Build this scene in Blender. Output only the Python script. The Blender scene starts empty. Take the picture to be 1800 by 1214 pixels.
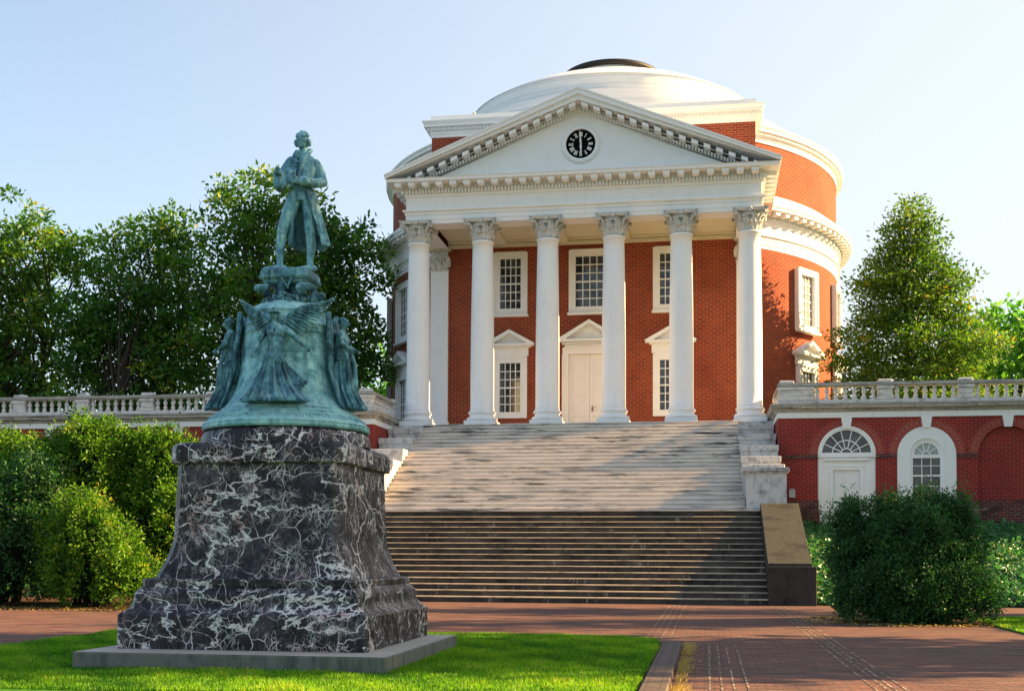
import bpy, bmesh, math, random
import numpy as np
from math import sin, cos, tan, pi, radians, sqrt, atan2, hypot
from mathutils import Vector, Matrix
R = math.radians
C = bpy.context.scene.collection
scene = bpy.context.scene

# ------------------------------------------------------------------ camera
FPX = 2100.0                                   # focal length in pixels of an 1800 px wide picture
yaw, pitch, roll = math.atan(344 / FPX), R(2.0), R(0.25)
fw = Vector((-sin(yaw) * cos(pitch), cos(yaw) * cos(pitch), sin(pitch)))
rt = fw.cross(Vector((0, 0, 1))).normalized()
up = rt.cross(fw)
rt2 = rt * cos(roll) + up * sin(roll)
up2 = -rt * sin(roll) + up * cos(roll)
cam = bpy.data.cameras.new("camera")
cam.sensor_width = 36.0
cam.lens = FPX / 1800 * 36
cam.shift_y = (900 - 607) / 1800
cam.clip_end = 3000
camo = bpy.data.objects.new("camera", cam)
C.objects.link(camo)
m3 = Matrix((rt2, up2, -fw)).transposed()
camo.matrix_world = Matrix.Translation((5.1, 0, 1.42)) @ m3.to_4x4()
scene.camera = camo

# ------------------------------------------------------------------ sky, sun, exposure
SUN_EL, SUN_AZ = R(25), R(14)                  # azimuth measured from +X towards +Y
sun_dir = Vector((cos(SUN_AZ) * cos(SUN_EL), sin(SUN_AZ) * cos(SUN_EL), sin(SUN_EL)))
w = bpy.data.worlds.new("World")
scene.world = w
w.use_nodes = True
nt = w.node_tree
bg = nt.nodes["Background"]
sky = nt.nodes.new("ShaderNodeTexSky")
sky.sky_type = 'NISHITA'
sky.sun_disc = False
sky.sun_elevation = SUN_EL
sky.sun_rotation = pi / 2 - SUN_AZ
sky.air_density = 1.0
sky.dust_density = 1.6
sky.ozone_density = 0.7
veil = nt.nodes.new("ShaderNodeMix")             # thin high cloud whitens the blue
veil.data_type = 'RGBA'
tcw = nt.nodes.new("ShaderNodeTexCoord")        # the haze is thickest towards the sun
dot = nt.nodes.new("ShaderNodeVectorMath"); dot.operation = 'DOT_PRODUCT'
nt.links.new(tcw.outputs["Generated"], dot.inputs[0]); dot.inputs[1].default_value = (cos(SUN_AZ), sin(SUN_AZ), -.35)
mr = nt.nodes.new("ShaderNodeMapRange"); mr.interpolation_type = 'SMOOTHSTEP'
for k_, v_ in ((1, -.75), (2, .55), (3, .10), (4, .86)): mr.inputs[k_].default_value = v_
nt.links.new(dot.outputs["Value"], mr.inputs[0]); nt.links.new(mr.outputs[0], veil.inputs[0])
veil.inputs[7].default_value = (3.3, 3.47, 3.55, 1)
nt.links.new(sky.outputs[0], veil.inputs[6])
nt.links.new(veil.outputs[2], bg.inputs[0])
bg.inputs[1].default_value = 0.07
sl = bpy.data.lights.new("sun", 'SUN')
sl.energy = 5.0
sl.angle = R(0.5)
sl.color = (1.0, 0.65, 0.29)
so = bpy.data.objects.new("sun", sl)
so.rotation_euler = sun_dir.to_track_quat('Z', 'Y').to_euler()
so.location = (40, 20, 40)
C.objects.link(so)
scene.view_settings.view_transform = 'Standard'
scene.view_settings.look = 'None'
scene.view_settings.exposure = 2.05
scene.view_settings.gamma = 1.0

rng = np.random.default_rng(7)
random.seed(7)
# ------------------------------------------------------------------ helpers
class MB:
    """Collects faces (with metre-scaled uvs) and links them as ONE mesh object."""
    def __init__(s):
        s.v = []; s.f = []; s.uv = []; s.mi = []; s.sm = []
        s.T = None; s.m = 0
    def _p(s, p):
        p = Vector(p)
        return s.T @ p if s.T is not None else p
    def auto(s, pts):
        n = Vector((0, 0, 0))
        for i in range(1, len(pts) - 1):
            n += (pts[i] - pts[0]).cross(pts[i + 1] - pts[0])
        ax, ay, az = abs(n.x), abs(n.y), abs(n.z)
        if az > ax and az > ay: return [(p.x, p.y) for p in pts]
        if ax > ay: return [(p.y, p.z) for p in pts]
        return [(p.x, p.z) for p in pts]
    def face(s, pts, uv=None, smooth=False, m=None):
        raw = [Vector(p) for p in pts]
        if uv is None: uv = s.auto(raw)
        i = len(s.v)
        s.v += [s._p(p) for p in raw]
        s.f.append(list(range(i, i + len(pts)))); s.uv.append(uv)
        s.mi.append(s.m if m is None else m); s.sm.append(smooth)
    def box(s, x0, x1, y0, y1, z0, z1, skip="", m=None):
        if x0 > x1: x0, x1 = x1, x0
        if y0 > y1: y0, y1 = y1, y0
        a = [(x0, y0, z0), (x1, y0, z0), (x1, y1, z0), (x0, y1, z0), (x0, y0, z1), (x1, y0, z1), (x1, y1, z1), (x0, y1, z1)]
        F = {"b": (3, 2, 1, 0), "t": (4, 5, 6, 7), "f": (0, 1, 5, 4), "r": (1, 2, 6, 5), "k": (2, 3, 7, 6), "l": (3, 0, 4, 7)}
        for k, q in F.items():
            if k not in skip: s.face([a[i] for i in q], m=m)
    def bevbox(s, x0, x1, y0, y1, z0, z1, b=0.01):
        s.prism([(x0 + b, y0), (x1 - b, y0), (x1, y0 + b), (x1, y1 - b), (x1 - b, y1), (x0 + b, y1), (x0, y1 - b), (x0, y0 + b)], z0, z1 - b)
        s.frustum((x0, x1, y0, y1), (x0 + b, x1 - b, y0 + b, y1 - b), z1 - b, z1)
    def frustum(s, a, b, z0, z1):
        A = [(a[0], a[2], z0), (a[1], a[2], z0), (a[1], a[3], z0), (a[0], a[3], z0)]
        B = [(b[0], b[2], z1), (b[1], b[2], z1), (b[1], b[3], z1), (b[0], b[3], z1)]
        for i in range(4):
            j = (i + 1) % 4
            s.face([A[i], A[j], B[j], B[i]])
        s.face(B)
    def prism(s, poly, z0, z1, top=True, bot=True):
        n = len(poly)
        for i in range(n):
            p, q = poly[i], poly[(i + 1) % n]
            s.face([(p[0], p[1], z0), (q[0], q[1], z0), (q[0], q[1], z1), (p[0], p[1], z1)])
        if top: s.face([(p[0], p[1], z1) for p in poly])
        if bot: s.face([(p[0], p[1], z0) for p in reversed(poly)])
    def xprism(s, poly, y0, y1):
        """polygon in (x, z), front at y0, extruded back to y1"""
        n = len(poly)
        s.face([(p[0], y0, p[1]) for p in poly])
        s.face([(p[0], y1, p[1]) for p in reversed(poly)])
        for i in range(n):
            p, q = poly[i], poly[(i + 1) % n]
            s.face([(q[0], y0, q[1]), (p[0], y0, p[1]), (p[0], y1, p[1]), (q[0], y1, q[1])])
    def yprism(s, poly, x0, x1):
        """polygon in (y, z) extruded along x"""
        n = len(poly)
        s.face([(x0, p[0], p[1]) for p in poly]); s.face([(x1, p[0], p[1]) for p in reversed(poly)])
        for i in range(n):
            p, q = poly[i], poly[(i + 1) % n]
            s.face([(x0, p[0], p[1]), (x1, p[0], p[1]), (x1, q[0], q[1]), (x0, q[0], q[1])])
    def grid(s, P, cu=False, cv=False, uv=None, smooth=True, m=None):
        """P[i][j] shared-vertex sheet; cu closes j, cv closes i"""
        ni, nj = len(P), len(P[0])
        base = len(s.v)
        for row in P:
            s.v += [s._p(p) for p in row]
        for i in range(ni if cv else ni - 1):
            for j in range(nj if cu else nj - 1):
                a = (i, j); b = (i, (j + 1) % nj); c = ((i + 1) % ni, (j + 1) % nj); d = ((i + 1) % ni, j)
                q = [base + k[0] * nj + k[1] for k in (a, b, c, d)]
                s.f.append(q)
                if uv is not None:
                    e = [(i, j), (i, j + 1), (i + 1, j + 1), (i + 1, j)]
                    s.uv.append([uv(*k) for k in e])
                else:
                    s.uv.append(s.auto([Vector(P[k[0]][k[1]]) for k in (a, b, c, d)]))
                s.mi.append(s.m if m is None else m); s.sm.append(smooth)
    def lathe(s, prof, cx=0, cy=0, seg=48, a0=0, a1=2 * pi, ru=None, smooth=True, flat=False):
        """profile of (r, z); angle 0 faces -Y and grows to +X"""
        full = abs(a1 - a0 - 2 * pi) < 1e-6
        n = seg if full else seg + 1
        A = [a0 + (a1 - a0) * j / seg for j in range(n)]
        rr = ru or max(p[0] for p in prof)
        acc = [0]
        for i in range(1, len(prof)):
            acc.append(acc[-1] + hypot(prof[i][0] - prof[i - 1][0], prof[i][1] - prof[i - 1][1]))
        def pt(r, z, a): return (cx + r * sin(a), cy - r * cos(a), z)
        if flat:                                # each band keeps its own crisp edge
            for i in range(len(prof) - 1):
                P = [[pt(*prof[k], a) for a in A] for k in (i, i + 1)]
                s.grid(P, cu=full, uv=lambda ii, j, i=i: (rr * (a0 + (a1 - a0) * j / seg), prof[i + ii][1] if abs(prof[i][1] - prof[i + 1][1]) > 1e-4 else acc[i + ii]), smooth=smooth)
        else:
            P = [[pt(*p, a) for a in A] for p in prof]
            s.grid(P, cu=full, uv=lambda i, j: (rr * (a0 + (a1 - a0) * j / seg), acc[i]), smooth=smooth)
    def sweep_u(s, prof, hx, yf, yb, cy=None):
        """moulding profile of (offset, z) carried round the front and two flanks of a block (half width hx, front yf)"""
        for i in range(len(prof) - 1):
            (o0, z0), (o1, z1) = prof[i], prof[i + 1]
            P0 = [(-hx - o0, yb, z0), (-hx - o0, yf - o0, z0), (hx + o0, yf - o0, z0), (hx + o0, yb, z0)]
            P1 = [(-hx - o1, yb, z1), (-hx - o1, yf - o1, z1), (hx + o1, yf - o1, z1), (hx + o1, yb, z1)]
            for k in range(3):
                s.face([P0[k], P0[k + 1], P1[k + 1], P1[k]])
    def tube(s, pts, rad, seg=10, caps=True, sq=None):
        """tapered round tube through pts with rounded ends"""
        pts = [Vector(p) for p in pts]
        n = len(pts)
        rings = []
        prev = None
        def frame(t, prev):
            a = prev if prev is not None else (Vector((1, 0, 0)) if abs(t.x) < .9 else Vector((0, 1, 0)))
            u = (a - t * a.dot(t)).normalized()
            return u, t.cross(u)
        for i in range(n):
            t = (pts[min(i + 1, n - 1)] - pts[max(i - 1, 0)]).normalized()
            u, v = frame(t, prev); prev = u
            r = rad[i]
            if i == 0 and caps:
                for c in (0.05, .5, .85):
                    rings.append([pts[0] - t * r * sqrt(1 - c * c) + (u * cos(a) + v * sin(a)) * r * c for a in [2 * pi * k / seg for k in range(seg)]])
            rings.append([pts[i] + (u * cos(a) + v * sin(a)) * r for a in [2 * pi * k / seg for k in range(seg)]])
            if i == n - 1 and caps:
                for c in (.85, .5, .05):
                    rings.append([pts[i] + t * r * sqrt(1 - c * c) + (u * cos(a) + v * sin(a)) * r * c for a in [2 * pi * k / seg for k in range(seg)]])
        s.grid(rings, cu=True)
        if caps:
            s.face(list(reversed(rings[0]))); s.face(rings[-1])
    def ell(s, c, r, rot=None, nu=14, nv=9):
        M = rot if rot is not None else Matrix.Identity(3)
        c = Vector(c)
        rings = []
        for i in range(nv + 1):
            th = -pi / 2 + pi * (i * .96 + .02 * nv) / nv
            rings.append([c + M @ Vector((r[0] * cos(th) * cos(a), r[1] * cos(th) * sin(a), r[2] * sin(th))) for a in [2 * pi * k / nu for k in range(nu)]])
        s.grid(rings, cu=True)
        s.face(list(reversed(rings[0]))); s.face(rings[-1])
    def loft(s, rings, close=True):
        s.grid(rings, cu=True)
        if close:
            s.face(list(reversed(rings[0]))); s.face(rings[-1])
    def mesh(s, name):
        me = bpy.data.meshes.new(name)
        me.from_pydata([tuple(v) for v in s.v], [], s.f)
        uvl = me.uv_layers.new(name="UVMap")
        flat = [c for f in s.uv for uv in f for c in uv]
        uvl.data.foreach_set("uv", flat)
        me.polygons.foreach_set("material_index", s.mi)
        me.polygons.foreach_set("use_smooth", s.sm)
        me.validate(clean_customdata=False)
        me.update()
        return me

WL = {}                                         # world location of every object made here
def link(o, parent=None, loc=(0, 0, 0)):
    C.objects.link(o)
    loc = Vector(loc)
    WL[o.name] = loc
    if parent is not None:
        o.parent = parent
        o.location = loc - WL[parent.name]
    else:
        o.location = loc
    return o
def tag(o, label=None, cat=None, group=None, kind=None):
    if label: o["label"] = label
    if cat: o["category"] = cat
    if group: o["group"] = group
    if kind: o["kind"] = kind
    return o
def root(name, loc, label, cat, group=None):
    return tag(link(bpy.data.objects.new(name, None), None, loc), label, cat, group)
def obj(name, mb, mats, parent=None, loc=(0, 0, 0)):
    """mb holds world coordinates (or local ones with loc given); linked as one mesh object"""
    me = mb.mesh(name) if isinstance(mb, MB) else mb
    if not isinstance(mats, (list, tuple)): mats = [mats]
    if len(me.materials): me.materials.clear()
    for m in mats: me.materials.append(m)
    return link(bpy.data.objects.new(name, me), parent, loc)
def copy_tree(o, parent, loc):
    """a thing or part and everything under it, moved to a world location"""
    c = o.copy()
    C.objects.link(c)
    WL[c.name] = Vector(loc)
    if parent is not None:
        c.parent = parent; c.location = Vector(loc) - WL[parent.name]
    else: c.location = loc
    for ch in [x for x in o.children]:
        copy_tree(ch, c, Vector(loc) + (WL[ch.name] - WL[o.name]))
    return c
def struct(name, mb, mats):
    return tag(obj(name, mb, mats), kind='structure')
def baked(name, mb, mats, parent, voxel, smooth=2):
    """union of overlapping pieces as one continuous skin"""
    me = mb.mesh(name)
    o = bpy.data.objects.new(name, me)
    C.objects.link(o)
    r = o.modifiers.new("skin", 'REMESH'); r.mode = 'VOXEL'; r.voxel_size = voxel; r.use_smooth_shade = True
    if smooth:
        sm = o.modifiers.new("relax", 'SMOOTH'); sm.factor = .5; sm.iterations = smooth
    dg = bpy.context.evaluated_depsgraph_get()
    me2 = bpy.data.meshes.new_from_object(o.evaluated_get(dg))
    bpy.data.objects.remove(o)
    me2.name = name
    return obj(name, me2, mats, parent)
# ------------------------------------------------------------------ materials
def mat(name):
    m = bpy.data.materials.new(name); m.use_nodes = True
    t = m.node_tree
    b = t.nodes["Principled BSDF"]
    return m, t, b
def nd(t, kind, **kw):
    n = t.nodes.new(kind)
    for k, v in kw.items():
        if k.startswith("_"): setattr(n, k[1:], v)
        else:
            key = int(k[1:]) if k[0] == "i" and k[1:].isdigit() else k.replace("__", " ")
            s = n.inputs[key]
            if hasattr(v, "is_output") or isinstance(v, bpy.types.NodeSocket): t.links.new(v, s)
            else: s.default_value = v
    return n
def coords(t, kind="Object", scale=(1, 1, 1), rot=(0, 0, 0), loc=(0, 0, 0)):
    tc = t.nodes.new("ShaderNodeTexCoord")
    mp = nd(t, "ShaderNodeMapping", Scale=scale, Rotation=rot, Location=loc)
    t.links.new(tc.outputs[kind], mp.inputs["Vector"])
    return mp.outputs[0]
def noise(t, vec, scale, detail=4, rough=.55, dist=0.0):
    return nd(t, "ShaderNodeTexNoise", Vector=vec, Scale=scale, Detail=detail, Roughness=rough, Distortion=dist).outputs["Fac"]
def ramp(t, fac, stops, mode='LINEAR'):
    r = nd(t, "ShaderNodeValToRGB", Fac=fac)
    cr = r.color_ramp; cr.interpolation = mode
    while len(cr.elements) > 1: cr.elements.remove(cr.elements[-1])
    for i, (p, c) in enumerate(stops):
        e = cr.elements[0] if i == 0 else cr.elements.new(p)
        e.position = p
        e.color = (c, c, c, 1) if not hasattr(c, "__len__") else (*c, 1)
    return r.outputs[0]
def mix(t, fac, a, b, mode='MIX'):
    n = t.nodes.new("ShaderNodeMix"); n.data_type = 'RGBA'; n.blend_type = mode
    for s, v in ((n.inputs[0], fac), (n.inputs[6], a), (n.inputs[7], b)):
        if isinstance(v, bpy.types.NodeSocket): t.links.new(v, s)
        elif hasattr(v, "__len__"): s.default_value = (*v, 1)
        else: s.default_value = v
    return n.outputs[2]
def bump(t, b, h, strength, dist=.02):
    n = nd(t, "ShaderNodeBump", Height=h, Strength=strength, Distance=dist)
    t.links.new(n.outputs[0], b.inputs["Normal"])
def setc(t, b, col, rough=.6, spec=.4):
    if isinstance(col, bpy.types.NodeSocket): t.links.new(col, b.inputs["Base Color"])
    else: b.inputs["Base Color"].default_value = (*col, 1)
    if isinstance(rough, bpy.types.NodeSocket): t.links.new(rough, b.inputs["Roughness"])
    else: b.inputs["Roughness"].default_value = rough
    b.inputs["Specular IOR Level"].default_value = spec

def brick_mat(name, c1, c2, mortar, w=.30, h=.1, ms=.012, stain=.5, freckle=None):
    m, t, b = mat(name)
    uv = coords(t, "UV")
    br = t.nodes.new("ShaderNodeTexBrick")
    t.links.new(uv, br.inputs["Vector"])
    br.offset = .5
    br.inputs["Scale"].default_value = 1.0
    br.inputs["Brick Width"].default_value = w
    br.inputs["Row Height"].default_value = h
    br.inputs["Mortar Size"].default_value = ms
    br.inputs["Mortar Smooth"].default_value = .2
    br.inputs["Bias"].default_value = -.2
    br.inputs["Color1"].default_value = (*c1, 1); br.inputs["Color2"].default_value = (*c2, 1)
    br.inputs["Mortar"].default_value = (*mortar, 1)
    ob = coords(t, "Object")
    n1 = noise(t, ob, .45, 5, .6)
    n2 = noise(t, ob, 3.5, 3, .6)
    col = mix(t, ramp(t, n1, [(.35, 0), (.75, 1)]), br.outputs[0], mix(t, .55, br.outputs[0], (c2[0] * .6, c2[1] * .7, c2[2] * .9)), 'MIX')
    col = mix(t, ramp(t, n2, [(.3, .0), (.8, stain)]), col, mix(t, .6, col, (c1[0] * 1.25, c1[1] * 1.15, c1[2])))
    setc(t, b, col, .85, .2)
    bump(t, b, br.outputs["Fac"], -.5, .01)
    return m
M = {}
M["brick"] = brick_mat("rotunda_brick", (.28, .037, .014), (.15, .017, .012), (.33, .18, .10), .30, .105, .016)
M["wing_brick"] = brick_mat("wing_brick", (.30, .019, .016), (.16, .014, .014), (.26, .12, .10), .26, .09, .013)
M["arch_brick"] = brick_mat("arch_brick", (.33, .04, .03), (.24, .03, .026), (.30, .2, .17), .34, .095, .014)
def grime_brick():
    m, t, b = mat("grimy_base_brick")
    uv = coords(t, "UV")
    br = t.nodes.new("ShaderNodeTexBrick"); t.links.new(uv, br.inputs["Vector"])
    for k, v in (("Scale", 1.0), ("Brick Width", .26), ("Row Height", .09), ("Mortar Size", .013)): br.inputs[k].default_value = v
    br.inputs["Color1"].default_value = (.16, .025, .02, 1); br.inputs["Color2"].default_value = (.07, .018, .016, 1); br.inputs["Mortar"].default_value = (.14, .11, .1, 1)
    n = noise(t, coords(t, "Object", (1, 1, 2.2)), 1.6, 5, .65)
    col = mix(t, ramp(t, n, [(.45, 0), (.62, .75)]), br.outputs[0], (.03, .024, .022))
    n2 = noise(t, coords(t, "Object", (.6, 1, 3), loc=(3, 1, 7)), 2.2, 5, .7)
    col = mix(t, ramp(t, n2, [(.6, 0), (.72, .7)]), col, (.38, .34, .32))
    setc(t, b, col, .9, .2)
    return m
M["base_brick"] = grime_brick()

def white_mat(name, c=(.79, .80, .81), dirt=.34, rough=.55):
    m, t, b = mat(name)
    o = coords(t, "Object")
    n = noise(t, o, 1.3, 5, .6)
    n2 = noise(t, coords(t, "Object", (6, 6, .8)), 1.0, 4, .6)
    col = mix(t, ramp(t, n, [(.4, 0), (.8, dirt)]), c, (c[0] * .8, c[1] * .8, c[2] * .78))
    col = mix(t, ramp(t, n2, [(.55, 0), (.8, dirt)]), col, (c[0] * .72, c[1] * .72, c[2] * .7))
    setc(t, b, col, rough, .35)
    return m
M["white"] = white_mat("white_painted_trim")
M["door"] = white_mat("white_painted_door", (.78, .74, .72), .12, .45)
M["cream"] = white_mat("cream_ceiling_paint", (.62, .58, .44), .3)
def dome_mat():
    m, t, b = mat("white_dome_sheet")
    sp = nd(t, "ShaderNodeSeparateXYZ", Vector=coords(t, "Object"))
    wv = nd(t, "ShaderNodeMath", _operation='FRACT', i0=nd(t, "ShaderNodeMath", _operation='MULTIPLY', i0=sp.outputs[2], i1=2.6).outputs[0]).outputs[0]
    seam = ramp(t, wv, [(0, 1), (.10, .35), (.16, 0)])
    n = noise(t, coords(t, "Object", (1, 1, 2.5)), .9, 5, .65)
    n2 = noise(t, coords(t, "Object", (1, 1, 1)), 30, 3, .7)
    col = mix(t, ramp(t, n, [(.4, 0), (.72, .5)]), (.78, .78, .79), (.58, .61, .66))
    col = mix(t, seam, col, (.50, .53, .58))
    col = mix(t, ramp(t, n2, [(.5, 0), (.8, .35)]), col, (.45, .48, .54))
    setc(t, b, col, .55, .3)
    return m
M["roof"] = dome_mat()
def weathered(name, base, dark, amount=.5, sc=(1.2, 1.2, 3.0)):
    m, t, b = mat(name)
    n = noise(t, coords(t, "Object", sc), 2.0, 6, .65)
    n2 = noise(t, coords(t, "Object", (1, 1, 1)), 9.0, 4, .65)
    n3 = noise(t, coords(t, "Object", (5, 5, .7), loc=(4, 2, 1)), 1.6, 4, .6)
    col = mix(t, ramp(t, n, [(.5, 0), (.68, amount)]), base, dark)
    col = mix(t, ramp(t, n3, [(.55, 0), (.72, amount * .8)]), col, dark)
    col = mix(t, ramp(t, n2, [(.4, 0), (.75, .35)]), col, [c * .65 for c in base])
    setc(t, b, col, .8, .25)
    bump(t, b, n2, .35, .01)
    return m
M["capital"] = weathered("weathered_marble_capital", (.60, .60, .58), (.16, .19, .19), .75, (3, 3, 3))
M["stone"] = weathered("weathered_white_balustrade_stone", (.66, .63, .61), (.07, .075, .08), .55)
M["cornice_stone"] = weathered("mould_streaked_cornice_stone", (.42, .40, .36), (.035, .04, .04), .85, (.5, 1, 6))
M["cheek"] = weathered("stained_marble_block", (.58, .56, .54), (.05, .055, .065), .7, (1.2, 1.2, 1.6))
def marble_steps():
    m, t, b = mat("stained_marble_steps")
    n = noise(t, coords(t, "Object", (.55, 1.0, 4.5)), 1.5, 6, .68)
    n2 = noise(t, coords(t, "Object", (.12, .4, .5), loc=(2, 0, 0)), 1.6, 3, .5)
    n3 = noise(t, coords(t, "Object", (1, 1, 3)), 14, 4, .7)
    f = nd(t, "ShaderNodeMath", _operation='MULTIPLY', i0=ramp(t, n, [(.49, 0), (.62, 1)]), i1=ramp(t, n2, [(.34, .2), (.62, 1)])).outputs[0]
    col = mix(t, f, (.66, .585, .52), (.04, .052, .06))
    col = mix(t, ramp(t, n3, [(.45, 0), (.75, .4)]), col, (.30, .27, .25))
    setc(t, b, col, .7, .3)
    return m
M["marble_steps"] = marble_steps()
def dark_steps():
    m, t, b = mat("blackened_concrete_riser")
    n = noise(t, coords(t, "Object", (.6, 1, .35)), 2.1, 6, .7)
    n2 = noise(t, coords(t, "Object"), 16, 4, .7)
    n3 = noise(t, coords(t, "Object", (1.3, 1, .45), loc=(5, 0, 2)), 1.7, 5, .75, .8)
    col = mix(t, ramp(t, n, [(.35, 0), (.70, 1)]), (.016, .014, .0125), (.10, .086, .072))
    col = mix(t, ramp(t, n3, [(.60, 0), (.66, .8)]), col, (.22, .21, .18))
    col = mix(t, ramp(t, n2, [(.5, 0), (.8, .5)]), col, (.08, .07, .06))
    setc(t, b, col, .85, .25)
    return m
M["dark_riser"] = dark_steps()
M["tread"] = weathered("worn_concrete_tread", (.44, .35, .25), (.045, .038, .03), .85, (.45, 2, 2))
M["concrete"] = weathered("dirt_and_shade_concrete_slope", (.058, .055, .044), (.012, .013, .012), .95, (.5, .5, .5))  # dirt blotches and base darkened, also carrying the shade on the slope
M["dark_block"] = weathered("sooty_concrete_block", (.045, .038, .034), (.012, .011, .011), .8, (1, 1, 1))
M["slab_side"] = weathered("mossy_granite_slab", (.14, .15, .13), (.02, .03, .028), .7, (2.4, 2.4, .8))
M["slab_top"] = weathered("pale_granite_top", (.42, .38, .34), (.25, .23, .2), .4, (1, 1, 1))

def bronze(name, ramp_, rain, streak_):
    m, t, b = mat(name)
    o = coords(t, "Object")
    n = noise(t, o, 5.0, 7, .7)
    streak = noise(t, coords(t, "Object", (9, 9, 1.1)), 1.4, 5, .65)
    fine = noise(t, o, 42, 3, .7)
    col = ramp(t, n, list(zip((.30, .42, .54, .72), ramp_)))
    col = mix(t, ramp(t, streak, [(.48, 0), (.66, streak_)]), col, (.007, .024, .045))
    col = mix(t, ramp(t, fine, [(.52, 0), (.74, .5)]), col, (.02, .05, .07))
    big = noise(t, coords(t, "Object", loc=(3, 3, 3)), 1.3, 2, .5)
    col = mix(t, ramp(t, big, [(.4, 0), (.7, .45)]), col, (.07, .18, .27))
    geo = nd(t, "ShaderNodeNewGeometry")
    sp = nd(t, "ShaderNodeSeparateXYZ", Vector=geo.outputs["Normal"])
    col = mix(t, ramp(t, sp.outputs[2], [(.45, 0), (.95, .55)]), col, rain)
    setc(t, b, col, .62, .4)
    b.inputs["Metallic"].default_value = .15
    bump(t, b, n, .2, .015)
    return m
M["bronze"] = bronze("green_patina_bronze", ((.025, .09, .12), (.11, .31, .35), (.26, .55, .56), (.42, .72, .70)), (.42, .70, .68), .42)
M["bronze_mid"] = bronze("blue_green_bronze_figure", ((.010, .04, .075), (.06, .20, .28), (.19, .46, .52), (.40, .70, .72)), (.40, .68, .70), .8)
M["bronze_dark"] = bronze("shadow_toned_bronze_relief", ((.004, .018, .034), (.022, .09, .125), (.10, .28, .32), (.30, .56, .57)), (.38, .64, .64), .9)  # darker copy of the bell bronze, standing in for deep shadows on the figures
def veined():
    m, t, b = mat("black_marble_with_white_veins")
    o = coords(t, "Object")
    warp = nd(t, "ShaderNodeTexNoise", Vector=o, Scale=2.3, Detail=2.5, Roughness=.55)
    def math_(op, x, y): return nd(t, "ShaderNodeMath", _operation=op, i0=x, i1=y).outputs[0]
    def ridge(scale, w, dist, loc, stretch=(1, 1, 1), rot=(0, 0, 0)):
        n = noise(t, coords(t, "Object", stretch, rot, loc), scale, 7, .62, dist)
        d = math_('ABSOLUTE', math_('SUBTRACT', n, .5), 0.0)
        return ramp(t, d, [(0, 1), (w * .45, .85), (w, 0)])
    def cells(scale, amt, w, rot, loc):
        mp = coords(t, "Object", (1, 1, .8), rot, loc)
        v = nd(t, "ShaderNodeVectorMath", _operation='MULTIPLY_ADD', i0=warp.outputs["Color"], i1=(amt, amt, amt), i2=mp)
        vo = nd(t, "ShaderNodeTexVoronoi", _feature='DISTANCE_TO_EDGE', Vector=v.outputs[0], Scale=scale)
        return ramp(t, vo.outputs["Distance"], [(0, 1), (w, .8), (w * 2.2, 0)])
    A = ridge(.55, .010, .35, (0, 0, 0), (1, 1, 1.5), (.3, .9, .5))
    D = ridge(4.2, .016, .5, (1, 7, 3), (1, 1, .7), (.5, .4, 0))
    K = cells(2.8, .30, .0075, (.4, .6, .3), (3, 1, 2))
    K2 = cells(6.5, .36, .0125, (.9, .2, .7), (1, 4, 6))
    K3 = cells(14.0, .45, .028, (.2, .9, 1.1), (5, 2, 6))
    dens = ramp(t, noise(t, coords(t, "Object", loc=(7, 1, 2)), 1.2, 4, .65), [(.40, .03), (.60, .9)])
    brk = ramp(t, noise(t, coords(t, "Object", loc=(2, 9, 4)), 3.6, 5, .7), [(.45, .04), (.60, 1)])
    brk2 = ramp(t, noise(t, coords(t, "Object", loc=(8, 3, 1)), 2.2, 5, .7), [(.44, .06), (.58, 1)])
    fine = math_('MULTIPLY', math_('MAXIMUM', math_('MULTIPLY', D, .8), math_('MULTIPLY', K3, .75)), math_('MULTIPLY', dens, brk))
    web = math_('MAXIMUM', math_('MULTIPLY', K, brk2), math_('MULTIPLY', K2, brk))
    vf = math_('MAXIMUM', fine, math_('MAXIMUM', web, math_('MULTIPLY', A, .9)))
    base = ramp(t, noise(t, o, 2.6, 6, .7), [(.35, (.005, .005, .008)), (.50, (.014, .012, .017)), (.62, (.050, .046, .058)), (.74, (.038, .018, .022))])
    vc = ramp(t, noise(t, o, 3.3, 4, .6), [(.35, (.55, .57, .58)), (.52, (.74, .71, .71)), (.68, (.46, .30, .30))])
    setc(t, b, mix(t, vf, base, vc), .42, .22)
    return m
M["marble"] = veined()

def plain(name, c, rough=.5, spec=.4, metal=0):
    m, t, b = mat(name)
    n = noise(t, coords(t, "Object"), 8, 4, .6)
    setc(t, b, mix(t, ramp(t, n, [(.35, 0), (.75, .5)]), c, [x * .7 for x in c]), rough, spec)
    b.inputs["Metallic"].default_value = metal
    return m
M["black"] = plain("black_clock_face", (.004, .004, .005), .8, .05)
M["numeral"] = plain("white_clock_paint", (.72, .74, .70), .5)
M["blackrim"] = plain("black_skylight_metal", (.012, .011, .011), .6)
M["brass"] = plain("worn_brass", (.25, .14, .05), .4, .5, .8)
M["boxgrey"] = plain("grey_metal_box", (.42, .42, .42), .6)
M["bark"] = plain("grey_brown_bark", (.055, .042, .034), .95, .1)
M["pale_wall"] = plain("pale_painted_gable", (.62, .63, .60), .7)
def glass(name, c, c2, rough=.06):
    m, t, b = mat(name)
    n = noise(t, coords(t, "Object"), 2.2, 3, .5)
    setc(t, b, mix(t, ramp(t, n, [(.35, 0), (.65, 1)]), c, c2), rough, .55)
    return m
M["glass"] = glass("dark_window_glass", (.010, .014, .016), (.06, .075, .085))
M["glass_pale"] = glass("window_glass_with_pale_curtain", (.30, .29, .28), (.42, .40, .38), .12)
M["glass_fan"] = glass("pale_fanlight_glass", (.26, .33, .32), (.34, .42, .40), .12)
M["curtain"] = plain("cream_curtain", (.55, .46, .28), .8)

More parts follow.
